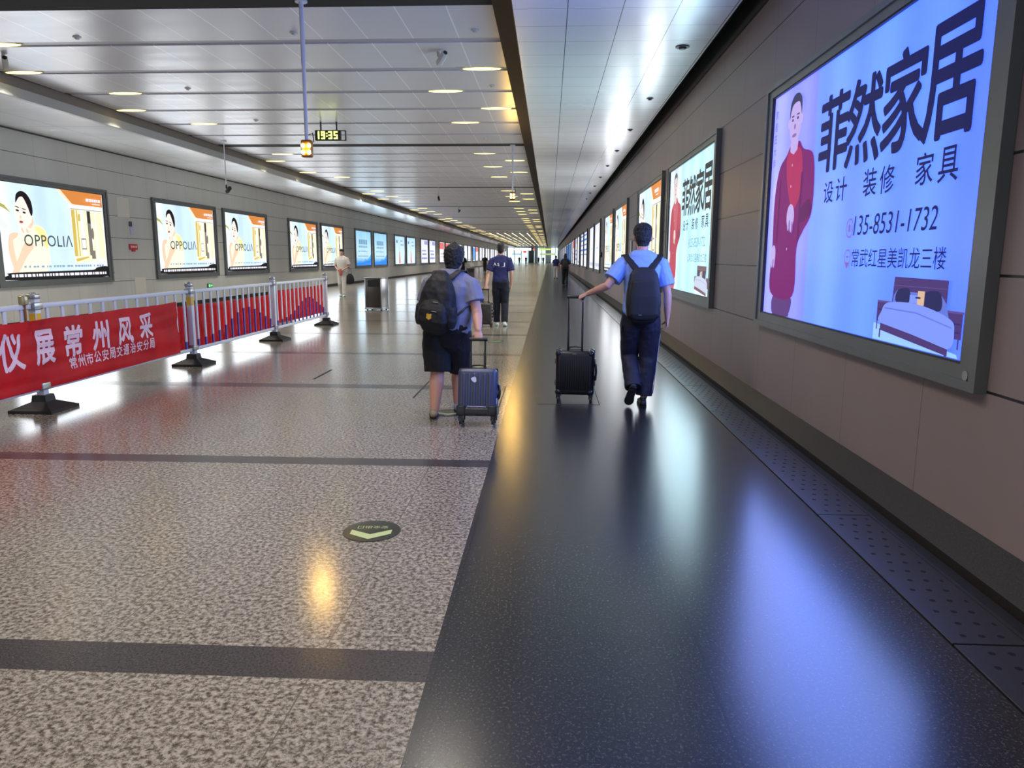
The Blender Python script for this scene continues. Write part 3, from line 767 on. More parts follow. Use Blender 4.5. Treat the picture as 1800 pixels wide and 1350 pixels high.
def fashion_box(label):
    sheet = bgmat('pale blue fashion advert', [(0.0, (232,244,255)), (0.12, (216,236,252)), (0.4, (196,224,250)), (0.62, (206,232,255)), (0.9, (226,240,255)), (1.0, (240,246,255))], 1.12, 0.04)
    t = base_box(label, sheet)
    sk = emat('portrait skin', (255,232,222), 1.0); sk2 = emat('portrait warm skin', (252,206,178), 0.95); hr = emat('portrait hair', (44,34,44), 0.25)
    dr = emat('portrait dress', (240,240,214), 1.0); dr2 = emat('portrait dress fold', (250,232,160), 0.95); lp = emat('portrait lips', (196,84,80), 0.7)
    org = emat('orange block', (226,142,70), 0.85); orl = emat('orange edge', (250,226,196), 1.0); wh = emat('white beam', (255,255,250), 1.1)
    F = Flat()
    F.poly([(0.0,0.80),(0.0,0.76),(0.05,0.735),(0.105,0.69),(0.06,0.765)], emat('leaf', (196,186,90), 0.8))
    F.poly([(0.0,0.66),(0.07,0.56),(0.05,0.50),(0.0,0.60)], emat('leaf haze', (222,238,228), 1.0))
    F.blob([(0.13,0.46),(0.20,0.50),(0.29,0.58),(0.36,0.56),(0.40,0.47),(0.41,0.30),(0.385,0.1),(0.20,0.06),(0.12,0.08),(0.07,0.28),(0.075,0.45)], dr)
    F.blob([(0.29,0.56),(0.37,0.54),(0.40,0.42),(0.385,0.33),(0.35,0.42)], dr2)
    F.blob([(0.075,0.47),(0.145,0.49),(0.13,0.44),(0.10,0.40),(0.11,0.22),(0.125,0.12),(0.09,0.10),(0.055,0.30)], sk2)
    F.blob([(0.06,0.06),(0.12,0.08),(0.20,0.24),(0.265,0.34),(0.25,0.38),(0.19,0.38),(0.13,0.24)], sk2)
    F.blob([(0.165,0.50),(0.24,0.52),(0.285,0.60),(0.27,0.68),(0.20,0.60)], sk2)
    F.ell(0.205, 0.705, 0.072, 0.165, sk, -0.10)
    F.blob([(0.215,0.70),(0.255,0.60),(0.275,0.64),(0.27,0.73)], sk)
    F.blob([(0.150,0.80),(0.16,0.885),(0.20,0.925),(0.245,0.905),(0.28,0.83),(0.288,0.73),(0.275,0.675),(0.263,0.70),(0.25,0.76),(0.215,0.86),(0.18,0.855)], hr)
    for cx, cy in ((0.158,0.722), (0.213,0.705)):
        F.ell(cx, cy, 0.014, 0.010, hr, -0.15); F.ell(cx, cy+0.035, 0.020, 0.005, hr, -0.2)
    F.ell(0.178, 0.655, 0.008, 0.02, sk2, -0.1); F.ell(0.180, 0.605, 0.016, 0.014, lp)
    F.blob([(0.15,0.52),(0.19,0.545),(0.25,0.545),(0.235,0.50),(0.165,0.49)], sk)
    for i in range(4): F.ell(0.165+0.019*i, 0.515, 0.009, 0.030, sk2 if i % 2 else sk, 0.5)
    F.build('printed_portrait', t)
    F = Flat()
    F.poly([(0.52,1.0),(0.63,0.855),(0.66,0.835),(0.70,0.835),(0.58,1.0)], orl)
    F.poly([(0.56,1.0),(0.665,0.855),(0.70,0.845),(0.995,0.845),(0.995,1.0)], org)
    F.rect(0.63, 0.800, 0.99, 0.845, wh); F.rect(0.645, 0.792, 0.99, 0.800, emat('beam shade', (170,156,140), 0.7))
    cream = emat('facade cream', (246,236,200), 1.0); gold = emat('facade gold', (222,192,96), 0.85); gr = emat('facade grey', (150,144,136), 0.6); dk = emat('facade dark', (84,84,86), 0.35)
    F.poly([(0.645,0.79),(0.90,0.785),(0.89,0.20),(0.67,0.17),(0.655,0.2)], cream)
    for x0, x1, c in ((0.65,0.685,gold),(0.70,0.712,gold),(0.742,0.775,wh),(0.785,0.80,cream)): F.rect(x0, 0.25, x1, 0.785, c)
    F.rect(0.812, 0.26, 0.848, 0.785, gr); F.rect(0.812, 0.64, 0.848, 0.785, dk); F.rect(0.715, 0.66, 0.738, 0.74, gold)
    F.rect(0.83, 0.22, 0.872, 0.32, gr); F.rect(0.852, 0.40, 0.866, 0.66, wh); F.ell(0.858, 0.52, 0.014, 0.07, gr)
    F.rect(0.73, 0.33, 0.78, 0.46, gr); F.rect(0.735, 0.345, 0.775, 0.445, wh)
    F.poly([(0.655,0.22),(0.79,0.25),(0.80,0.235),(0.665,0.185)], gold)
    F.rect(0.905, 0.22, 0.985, 0.785, cream)
    # foot bar with an unreadable strip of small print
    bar = emat('foot bar', (48,44,44), 0.25); sm = emat('small print', (236,232,246), 1.0); gp = emat('grey small print', (150,170,196), 0.85)
    F.blob([(0.02,0.004),(0.03,0.055),(0.06,0.078),(0.5,0.085),(0.82,0.09),(0.87,0.115),(0.995,0.125),(0.995,0.004)], bar)
    x = 0.055
    while x < 0.96:
        wdt = random.uniform(0.012, 0.05); F.rect(x, 0.032, min(x+wdt, 0.97), 0.062, sm); x += wdt+0.009
    x = 0.16
    while x < 0.93:
        wdt = random.uniform(0.012, 0.032); F.rect(x, 0.128, min(x+wdt, 0.95), 0.15, gp); x += wdt+random.choice((0.006, 0.006, 0.022))
    x = 0.80
    while x < 0.96:
        wdt = random.uniform(0.012, 0.03); F.rect(x, 0.895, min(x+wdt, 0.97), 0.93, sm); x += wdt+0.004
    F.rect(0.86, 0.865, 0.95, 0.876, sm)
    F.build('printed_facade', t)
    F = Flat(); F.z = 0.022
    F.text('OPPOLIΛ', 0.185, 0.355, 0.630, 0.485, mat('grey green ink', (96,112,106), 0.4, emit=0.25, sample=False), 0.004, 0, 1.08)
    F.build('lettering', t)
    return t
def bars(F, rows, m):
    for y0, y1, x0, x1, wmin, wmax in rows:
        x = x0
        while x < x1:
            wdt = random.uniform(wmin, wmax); F.rect(x, y0, min(x+wdt, x1), y1, m); x += wdt+0.02
def lake_box(label):
    t = base_box(label, bgmat('cyan lake advert', [(0.0, (40,130,235)), (0.12, (96,176,244)), (0.25, (196,232,250)), (0.55, (190,230,252)), (1.0, (150,212,248))], 0.95, 0.03, 1, PH))
    F = Flat(); b1 = emat('lake blue', (56,140,236), 0.9); b2 = emat('ridge blue', (92,170,244), 0.9)
    F.poly([(0.0,0.0),(0.0,0.10),(0.2,0.13),(0.45,0.12),(0.6,0.19),(0.72,0.16),(0.85,0.22),(1.0,0.34),(1.0,0.0)], b2)
    F.poly([(0.0,0.0),(0.0,0.08),(0.4,0.09),(0.65,0.13),(0.85,0.14),(1.0,0.22),(1.0,0.0)], b1)
    F.build('printed_ridge', t)
    F = Flat(); tx = emat('steel caption', (120,170,200), 0.8)
    bars(F, [(0.62,0.76,0.2,0.74,0.06,0.12),(0.52,0.58,0.18,0.74,0.03,0.06),(0.40,0.435,0.15,0.72,0.02,0.05),(0.26,0.29,0.12,0.8,0.03,0.07)], tx); F.build('caption', t)
    return t
def spire_box(label):
    t = base_box(label, bgmat('pale blue spire advert', [(0.0, (226,242,252)), (0.5, (206,236,252)), (1.0, (180,222,250))], 1.0, 0.03, 1, PH))
    F = Flat(); r = emat('spire red', (222,88,78), 0.85); g = emat('spire grey', (120,140,170), 0.7)
    F.poly([(0.40,0.02),(0.43,0.40),(0.46,0.5),(0.485,0.38),(0.53,0.02)], r); F.rect(0.452, 0.48, 0.466, 0.68, g); F.poly([(0.9,0.0),(0.985,0.4),(0.985,0.0)], emat('spire blue', (110,150,220), 0.9))
    F.build('printed_spire', t)
    F = Flat(); bars(F, [(0.82,0.86,0.58,0.78,0.05,0.09),(0.68,0.72,0.58,0.88,0.05,0.09),(0.76,0.86,0.1,0.26,0.06,0.1)], g); F.build('caption', t)
    return t
def column_box(label, band, rows, name):
    t = base_box(label, bgmat(name, [(0.0, (236,240,252)), (0.6, (238,240,252)), (1.0, (226,228,250))], 1.0, 0.04, 1, PH))
    F = Flat(); m = emat(name+' block', band, 0.85); bars(F, rows, m); F.build('caption', t)
    return t
LILAC = [(0.8,0.96,0.5,0.95,0.1,0.25),(0.5,0.56,0.12,0.75,0.08,0.2),(0.34,0.42,0.2,0.8,0.1,0.2),(0.16,0.24,0.1,0.9,0.2,0.35)]
REDTOP = [(0.66,0.98,0.05,0.95,0.3,0.45),(0.40,0.44,0.2,0.8,0.1,0.2),(0.26,0.29,0.2,0.7,0.1,0.2)]
BLUEL = [(0.90,0.95,0.04,0.96,0.5,0.9),(0.76,0.82,0.04,0.96,0.5,0.9),(0.62,0.66,0.04,0.96,0.5,0.9),(0.46,0.52,0.04,0.96,0.5,0.9),(0.34,0.37,0.04,0.96,0.3,0.5)]
BLUEF = [(0.05,0.95,0.04,0.96,0.2,0.3)]
PLAINR = [(0.06,0.14,0.1,0.9,0.2,0.4),(0.45,0.50,0.3,0.7,0.1,0.2)]
def box_fill(side, ystart, color, watt):
    # added area light just before the sheet, strengthening the glow of its lightbox
    ld = bpy.data.lights.new('lightbox fill', 'AREA'); ld.shape = 'RECTANGLE'; ld.size = PW; ld.size_y = PH
    ld.energy = watt; ld.color = color
    o = bpy.data.objects.new('lightbox_fill', ld); COL.objects.link(o)
    x = XR-0.02-0.03 if side == 'R' else XL+0.05
    o.matrix_basis = Matrix.Translation((x, ystart+PW/2, PZ0+PH/2)) @ Matrix.Rotation(PI/2 if side == 'R' else -PI/2, 4, 'Y') @ Matrix.Rotation(PI/2, 4, 'Z')
protos = {}
def wallM(side, ystart):
    if side == 'R':   # picture's left edge is the far end
        R = Matrix(((0,0,-1,XR-0.02),(-1,0,0,ystart+PW),(0,1,0,PZ0),(0,0,0,1)))
    else:
        R = Matrix(((0,0,1,XL+0.02),(1,0,0,ystart),(0,1,0,PZ0),(0,0,0,1)))
    return R
def place_box(kind, side, ystart, label):
    if kind not in protos:
        if kind == 'blue': t = furniture_box(label, 'blue')
        elif kind == 'cyan': t = furniture_box(label, 'cyan')
        elif kind == 'fashion': t = fashion_box(label)
        elif kind == 'lake': t = lake_box(label)
        elif kind == 'spire': t = spire_box(label)
        elif kind == 'lilac': t = column_box(label, (150,150,220), LILAC, 'lilac advert')
        elif kind == 'redtop': t = column_box(label, (240,120,112), REDTOP, 'red top advert')
        elif kind == 'blueline': t = column_box(label, (90,140,236), BLUEL, 'blue line advert')
        elif kind == 'bluefull': t = column_box(label, (84,156,240), BLUEF, 'solid blue advert')
        else: t = column_box(label, (200,206,230), PLAINR, 'plain white advert')
        protos[kind] = t
    else: t = dup(protos[kind], label=label)
    t.matrix_basis = wallM(side, ystart); tag(t, label, 'billboard'); t['group'] = 'lightboxes on the right wall' if side == 'R' else 'lightboxes on the left wall'
ORD = ['first','second','third','fourth','fifth','sixth','seventh','eighth','ninth','tenth','eleventh','twelfth','thirteenth','fourteenth','fifteenth','sixteenth','seventeenth','eighteenth','nineteenth','twentieth']
place_box('blue', 'R', 3.90, 'huge blue furniture shop lightbox nearest on the right wall')
bm = bmesh.new(); cyl(bm, (PW+0.085, -0.062, 0.028), (PW+0.085, -0.062, 0.038), 0.026, 20); link('frame_lock', mesh_from_bm(bm, 'frame_lock', 40), protos['blue'], M_STEEL)
place_box('cyan', 'R', 10.11, 'pale cyan furniture lightbox behind the man in the blue shirt')
rk = ['fashion','fashion','fashion','plain','plain','blueline','blueline','plain','lilac','redtop','plain','bluefull','bluefull','bluefull','bluefull']
rl = ['fashion lightbox with orange corner just beyond the cyan furniture lightbox', 'second fashion lightbox with orange corner on the right wall', 'third fashion lightbox with orange corner on the right wall',
      'plain white lightbox after the right wall fashion lightboxes', 'second plain white lightbox after the right wall fashion lightboxes', 'nearer of two right wall lightboxes striped with blue lines', 'farther of two right wall lightboxes striped with blue lines',
      'white lightbox just past the blue striped pair on the right', 'lilac banded lightbox far along the right wall', 'red topped lightbox far along the right wall', 'white lightbox just before the far blue row on the right']
ys = [14.75]; k = 0
while ys[-1] < 190:
    k += 1; ys.append(21.2+11.03*((k-1)//2)+(4.6 if k % 2 == 0 else 0))
for i, yv in enumerate(ys):
    kd = rk[i] if i < len(rk) else ('plain' if i % 4 else 'lilac')
    if i < len(rl): lb = rl[i]
    elif kd == 'bluefull': lb = 'solid blue lightbox, %s in the far blue row on the right wall' % ORD[i-11]
    else: lb = '%s lightbox far down the right wall beyond the blue row' % ('white' if kd == 'plain' else 'lilac')
    place_box(kd, 'R', yv, lb)
lk = ['fashion']*5 + ['lake','lake','spire','spire','lilac','lilac','redtop','redtop','lilac','plain','plain','plain','bluefull','redtop']
ll = ['nearest large fashion lightbox on the left wall at frame edge', 'second fashion lightbox, right of the red wall plate', 'third fashion lightbox on the left wall, above the fence', 'fourth fashion lightbox on the left wall', 'fifth fashion lightbox, behind the man in white',
      'nearer cyan lake lightbox above the steel bin', 'farther cyan lake lightbox above the steel bin', 'nearer pale lightbox with a red spire', 'farther pale lightbox with a red spire', 'nearer lilac banded lightbox on the left wall', 'farther lilac banded lightbox on the left wall',
      'nearer red topped lightbox beside the heavy man’s head', 'farther red topped lightbox beside the heavy man’s head']
yl = [14.86]; k = 0
while yl[-1] < 190:
    k += 1; yl.append(21.05+11.02*((k-1)//2)+(4.55 if k % 2 == 0 else 0))
for i, yv in enumerate(yl):
    kd = lk[i] if i < len(lk) else 'plain'
    if i < len(ll): lb = ll[i]
    elif kd == 'bluefull': lb = 'solid blue lightbox alone among white ones on the far left wall'
    elif kd == 'redtop': lb = 'red topped lightbox next to the solid blue one far left'
    elif kd == 'lilac': lb = 'lilac lightbox hidden partly by the heavy man’s head'
    else: lb = 'white lightbox in the distant row on the left wall'
    place_box(kd, 'L', yv, lb)

for side, yv, col, wt in (('R', 3.90, (0.25,0.38,1.0), 150), ('R', 10.11, (0.62,0.90,1.0), 100), ('R', 14.75, (0.86,0.93,1.0), 90), ('R', 21.2, (0.9,0.94,1.0), 90), ('R', 25.8, (0.9,0.94,1.0), 80),
                          ('L', 14.86, (0.88,0.94,1.0), 62), ('L', 21.05, (0.88,0.94,1.0), 62), ('L', 25.6, (0.88,0.94,1.0), 62), ('L', 32.07, (0.88,0.94,1.0), 62), ('L', 36.6, (0.88,0.94,1.0), 62),
                          ('L', 43.1, (0.7,0.88,1.0), 62), ('L', 47.6, (0.7,0.88,1.0), 62), ('L', 54.1, (0.8,0.9,1.0), 62), ('L', 58.7, (0.8,0.9,1.0), 62)):
    box_fill(side, yv, col, wt)
#@@OBJECTS@@
# ---------------------------------------------------------------- wall fittings
t = thing('fire_alarm_plate', 'red wall plate between the first two left wall lightboxes', 'sign', (XL, 19.77, 1.63))
bm = bmesh.new(); rbox(bm, (XL+0.001, 19.58, 1.66), (XL+0.03, 19.97, 1.81), 0.012, 2); rbox(bm, (XL+0.001, 19.70, 1.61), (XL+0.028, 19.86, 1.67), 0.01, 2)
link('plate', mesh_from_bm(bm, 'plate', 40), t, mat('alarm red', (186,34,40), 0.4), True)
bm = bmesh.new()
for k in range(4): box(bm, (XL+0.03, 19.64+k*0.075, 1.71), (XL+0.0325, 19.69+k*0.075, 1.765))
link('lettering', mesh_from_bm(bm, 'plate_mark'), t, mat('pale plate mark', (230,190,190), 0.5), True)
bm = bmesh.new(); rbox(bm, (XL+0.001, 19.70, 2.06), (XL+0.012, 19.86, 2.34), 0.004, 1)
o = link('wall_sticker', mesh_from_bm(bm, 'wall_sticker'), None, mat('lilac paper', (176,178,206), 0.5)); tag(o, 'pale lilac notice stuck on the left wall above the red plate', 'notice')
bm = bmesh.new(); rbox(bm, (XL+0.001, 19.66, 2.27), (XL+0.03, 19.78, 2.40), 0.008, 1)
o = link('call_box', mesh_from_bm(bm, 'call_box'), None, M_DARKC); tag(o, 'small dark call box at top of the lilac notice on the left wall', 'call box')
t = thing('exit_sign', 'small green lit exit sign low on left wall behind the fence', 'sign', (XL, 24.17, 0.45))
bm = bmesh.new(); rbox(bm, (XL+0.001, 24.0, 0.47), (XL+0.04, 24.34, 0.61), 0.008, 1); link('case', mesh_from_bm(bm, 'case'), t, M_DARKC, True)
bm = bmesh.new(); box(bm, (XL+0.04, 24.015, 0.482), (XL+0.043, 24.325, 0.598)); link('lit_face', mesh_from_bm(bm, 'lit_face'), t, mat('exit green', (30,180,90), 0.4, emit=0.9, sample=False), True)
bm = bmesh.new()
box(bm, (XL+0.0435, 24.05, 0.50), (XL+0.045, 24.12, 0.58)); box(bm, (XL+0.0435, 24.16, 0.53), (XL+0.045, 24.26, 0.55)); 
quad(bm, [(XL+0.045, 24.25, 0.51), (XL+0.045, 24.31, 0.54), (XL+0.045, 24.25, 0.57)][:3] + [(XL+0.045, 24.255, 0.54)])
link('pictogram', mesh_from_bm(bm, 'pictogram'), t, mat('exit mark', (220,250,226), 0.4, emit=0.8, sample=False), True)
for i, (yy, z0, z1, lab) in enumerate(((19.45, 2.50, 3.0, 'pale access panel high on left wall above the red plate'), (20.0, 0.35, 0.92, 'pale access panel low on left wall under the red plate'))):
    bm = bmesh.new(); rbox(bm, (XL+0.0005, yy-0.28, z0), (XL+0.006, yy+0.28, z1), 0.002, 1)
    o = link('access_panel', mesh_from_bm(bm, 'access_panel'), None, mat('pale access panel', (204,200,188), 0.4)); tag(o, lab, 'panel')
bm = bmesh.new(); rbox(bm, (XR-0.03, 19.9, 1.5), (XR-0.001, 20.15, 1.95), 0.006, 1)
o = link('wall_plate', mesh_from_bm(bm, 'wall_plate'), None, M_DET); tag(o, 'small pale notice on the right wall beside the man’s head', 'notice')
bm = bmesh.new(); ellipsoid(bm, (XR-0.04, 31.2, 1.62), (0.05, 0.10, 0.12)); 
o = link('wall_speaker', mesh_from_bm(bm, 'wall_speaker', 60), None, M_BLACKP); tag(o, 'small black round fitting on right wall between two lightbox pairs', 'wall fitting')

# ---------------------------------------------------------------- floor marks
M_MARKD = mat('dark green marker', (36,40,30), 0.35); M_MARKL = mat('luminous green', (176,188,128), 0.4)
def disc_marker(x, yy, label, first=None):
    t = thing('floor_marker', label, 'floor marker', (x, yy, 0.0), math.radians(4), 'round exit markers on the floor')
    bm = bmesh.new(); tube(bm, [(0,0,0.0005), (0,0,0.004), (0,0,0.0052)], [0.158, 0.158, 0.150], seg=44, caps='ff'); link('disc', mesh_from_bm(bm, 'disc', 30), t, M_MARKD)
    bm = bmesh.new(); z = 0.0056
    for sx in (-1, 1):
        quad(bm, [(0, -0.128, z), (sx*0.112, -0.052, z), (sx*0.112, 0.012, z), (0, -0.058, z)])
    me = mesh_from_bm(bm, 'chevron'); link('chevron', me, t, M_MARKL)
    bm = bmesh.new(); text_into(bm, '安全出口', -0.085, -0.022, 0.085, 0.022, 0)
    bmesh.ops.transform(bm, matrix=Matrix.Translation((0, 0.048, 0.0058)) @ Matrix.Rotation(PI, 4, 'Z'), verts=bm.verts)
    me = bpy.data.meshes.new('lettering'); bm.to_mesh(me); bm.free(); link('lettering', me, t, M_MARKL)
    return t
d0 = disc_marker(-0.965, 3.875, 'round dark exit marker with a pale green chevron on near floor')
for yy, lab in ((7.06, 'round exit marker half hidden by the heavy man’s feet'), (10.2, 'round exit marker just beyond the blue suitcase'), (13.35, 'round exit marker in front of the man in navy')):
    dup(d0, Matrix.Translation((-0.965, yy, 0)) @ Matrix.Rotation(math.radians(4), 4, 'Z'), lab, 'round exit markers on the floor')
# utility cover seam in the black path and two short dark joints in the pale floor
M_SEAM = mat('dark seam', (14,14,14), 0.7)
bm = bmesh.new(); box(bm, (0.53, 7.55, 0.0003), (0.538, 8.35, 0.0012)); box(bm, (-0.1, 7.55, 0.0003), (0.538, 7.565, 0.0012)); structure('floor_seam_cover', mesh_from_bm(bm, 'seam'), M_SEAM)
bm = bmesh.new()
box(bm, (-1.46, 7.80, 0.0003), (-1.44, 9.7, 0.0012)); box(bm, (-2.92, 8.95, 0.0003), (-2.89, 9.75, 0.0012)); box(bm, (-0.50, 7.2, 0.0003), (-0.49, 8.6, 0.0012))
structure('floor_seam', mesh_from_bm(bm, 'seam2'), M_SEAM)

# ---------------------------------------------------------------- white fence with banners
FX = -4.95
posts_y = [3.80, 6.93, 10.06, 13.18, 16.33]
def fence_post(i, yy, label):
    t = thing('fence_post', label, 'fence post', (FX, yy, 0), 0, 'posts of the white fence')
    bm = bmesh.new()
    tube(bm, [(0,0,0.0), (0,0,0.028)], [(0.215, 0.215), (0.215, 0.215)], seg=4, caps='ff'); 
    bmesh.ops.transform(bm, matrix=Matrix.Rotation(PI/4, 4, 'Z'), verts=bm.verts)
    def fr(a, za, b, zb):
        va = [bm.verts.new((sx*a, sy*a, za)) for sx, sy in ((-1,-1),(1,-1),(1,1),(-1,1))]; vb = [bm.verts.new((sx*b, sy*b, zb)) for sx, sy in ((-1,-1),(1,-1),(1,1),(-1,1))]
        for k in range(4): bm.faces.new((va[k], va[(k+1) % 4], vb[(k+1) % 4], vb[k]))
        bm.faces.new(list(reversed(va))); bm.faces.new(vb)
    bm.free(); bm = bmesh.new()
    fr(0.215, 0.0, 0.215, 0.03); fr(0.213, 0.028, 0.075, 0.092); fr(0.075, 0.088, 0.066, 0.155)
    link('base', mesh_from_bm(bm, 'base'), t, M_RUBBER)
    bm = bmesh.new(); rbox(bm, (-0.038, -0.038, 0.13), (0.038, 0.038, 1.09), 0.006, 2); link('post', mesh_from_bm(bm, 'post', 40), t, M_WHITE)
    bm = bmesh.new(); rbox(bm, (-0.046, -0.046, 1.085), (0.046, 0.046, 1.135), 0.012, 2); ellipsoid(bm, (0, 0, 1.135), (0.03, 0.03, 0.018)); link('cap', mesh_from_bm(bm, 'cap', 50), t, M_STEEL)
    for zz in (1.02, 0.24):
        bm = bmesh.new(); rbox(bm, (-0.050, -0.062, zz-0.035), (0.050, 0.062, zz+0.035), 0.008, 2); link('clamp', mesh_from_bm(bm, 'clamp', 50), t, M_STEEL)
    bm = bmesh.new(); box(bm, (0.038, -0.03, 0.83), (0.041, 0.03, 0.95)); box(bm, (-0.03, 0.038, 0.83), (0.03, 0.041, 0.95)); box(bm, (-0.03, -0.041, 0.83), (0.03, -0.038, 0.95)); link('reflective_sticker', mesh_from_bm(bm, 'sticker'), t, M_YEL)
    return t
plabs = [None, 'white fence post on black foot nearest the camera with the lettered banner', 'second white fence post with black foot, right of the lettered banner', 'third white fence post with black foot', 'last white fence post with black foot at the fence’s end']
fp = fence_post(1, posts_y[1], plabs[1])
for i in (2, 3, 4):
    c = dup(fp, Matrix.Translation((FX, posts_y[i], 0)), plabs[i])
    if i > 2:
        for k in kids(c):
            if k.name.startswith('reflective_sticker'): bpy.data.objects.remove(k)
dup(fp, Matrix.Translation((FX, posts_y[0], 0)), 'white fence post left of the frame edge')
def fence_panel(i, ya, yb, label):
    t = thing('crowd_barrier', label, 'fence', (FX, (ya+yb)/2, 0), 0, 'panels of the white fence')
    a, b = ya+0.064, yb-0.064
    for nm, z0, z1 in (('top_rail', 0.995, 1.04), ('bottom_rail', 0.195, 0.24)):
        bm = bmesh.new(); rbox(bm, (FX-0.02, a, z0), (FX+0.02, b, z1), 0.006, 2); link(nm, mesh_from_bm(bm, nm, 40), t, M_WHITE, True)
    n = 13
    for k in range(n):
        yy = a+(b-a)*(k+0.5)/n
        u = (k+0.5)/n
        zs = 0.34+0.34*math.exp(-((u-0.62)/0.27)**2) if i >= 2 else 0.34
        bm = bmesh.new()
        rbox(bm, (FX-0.010, yy-0.022, zs), (FX+0.010, yy+0.022, 0.997), 0.003, 1, 0)
        rbox(bm, (FX-0.010, yy-0.022, 0.238), (FX+0.010, yy+0.022, zs), 0.003, 1, 1)
        link('picket', mesh_from_bm(bm, 'picket'), t, [M_WHITE, M_PBLUE], True)
    return t
flabs = ['white fence panel partly out of frame at left edge', 'white fence panel behind the lettered red banner', 'white fence panel between the second and third posts', 'white fence panel at the far end of the fence']
for i in range(4): fence_panel(i, posts_y[i], posts_y[i+1], flabs[i])
def cloth(x, ya, yb, z0, z1, sag, seed, ny=110, nz=22, ripple=0.019, thick=0.003):
    bm = bmesh.new(); g = []
    for i in range(ny+1):
        u = i/ny; row = []
        for j in range(nz+1):
            v = j/nz
            zt = z1-sag*math.sin(PI*u)*0.5-0.012*abs(math.sin(u*PI*4)); zb = z0-0.4*sag*math.sin(PI*u)
            z = zb+(zt-zb)*v
            dx = ripple*mnoise.noise(V((u*(yb-ya)*1.6+seed, v*5.0, 0.3)))+0.5*ripple*mnoise.noise(V((u*(yb-ya)*0.9, v*12.0+seed, 1.3)))
            row.append(bm.verts.new((x+dx, ya+(yb-ya)*u, z)))
        g.append(row)
    for i in range(ny):
        for j in range(nz): bm.faces.new((g[i][j], g[i+1][j], g[i+1][j+1], g[i][j+1]))
    r = bmesh.ops.solidify(bm, geom=list(bm.faces), thickness=thick)
    return bm
BX = FX+0.045
t = thing('banner', 'red lettered cloth banner hung over the nearest fence panel', 'banner', (BX, 7.2, 0.2))
link('cloth', mesh_from_bm(cloth(BX, 4.6, 9.60, 0.225, 0.905, 0.02, 1.0, 140, 20), 'cloth', 60), t, M_RED, True)
bm = bmesh.new()
chars = (('礼', 5.88, 6.17, 0.455, 0.80), ('仪', 6.34, 6.66, 0.446, 0.80), ('展', 6.81, 7.10, 0.45, 0.79), ('常', 7.25, 7.55, 0.468, 0.795), ('州', 7.72, 8.03, 0.48, 0.80), ('风', 8.20, 8.50, 0.484, 0.797), ('采', 8.655, 8.95, 0.51, 0.815))
for ch, a, b, z0, z1 in chars: text_into(bm, ch, a, z0, b, z1, 0.0, 0, 0.030)
n = 12; small = '常州市公安局交通治安分局'
for k, ch in enumerate(small):
    a = 7.32+k*0.138; text_into(bm, ch, a, 0.345+0.0026*k, a+0.118, 0.47+0.0026*k, 0.0, 0, 0.018)
for v in bm.verts: v.co = V((BX+0.0135, v.co.x, v.co.y))
me = bpy.data.meshes.new('lettering'); bm.to_mesh(me); bm.free(); link('lettering', me, t, M_BANW, True)
# the lettering follows the cloth: project each letter vertex on to the rippled front
cl = [c for c in t.children if c.name.startswith('cloth')][0]; le = [c for c in t.children if c.name.startswith('lettering')][0]
from mathutils.bvhtree import BVHTree
bmt = bmesh.new(); bmt.from_mesh(cl.data); bv = BVHTree.FromBMesh(bmt)
bms = bmesh.new(); bms.from_mesh(le.data); bmesh.ops.triangulate(bms, faces=bms.faces)
bmesh.ops.subdivide_edges(bms, edges=[e for e in bms.edges if e.calc_length() > 0.06], cuts=2)
bms.to_mesh(le.data); bms.free()
for v in le.data.vertices:
    h = bv.ray_cast(V((0.3, v.co.y, v.co.z)), V((-1, 0, 0)))
    if h[0] is not None: v.co.x = h[0].x+0.004
bmt.free()
for i, (ya, yb, lab) in enumerate(((9.62, 13.1, 'plain red cloth banner behind the pickets of the third fence panel'), (13.26, 16.25, 'plain red cloth banner behind the pickets of the far fence panel'))):
    o = link('banner', mesh_from_bm(cloth(FX-0.045, ya, yb, 0.22+0.06*i, 0.83+0.06*i, 0.02, 3.0+i, 80, 14), 'banner', 60), None, M_RED); tag(o, lab, 'banner')
# brass padlock chain on the nearest post
t = thing('chain_lock', 'brass coloured lock and chain beside the top of the nearest fence post', 'lock', (FX, 6.78, 1.0))
bm = bmesh.new(); rbox(bm, (FX-0.02, 6.74, 1.035), (FX+0.05, 6.80, 1.13), 0.015, 2); link('lock_body', mesh_from_bm(bm, 'lock_body', 50), t, mat('brass', (176,164,128), 0.3, 0.7), True)
bm = bmesh.new(); tube(bm, [(FX+0.025, 6.77, 1.045), (FX+0.022, 6.772, 0.95), (FX+0.022, 6.77, 0.86)], [0.011]*3, seg=8); link('chain', mesh_from_bm(bm, 'chain', 60), t, mat('rusty chain', (150,96,40), 0.5, 0.4), True)

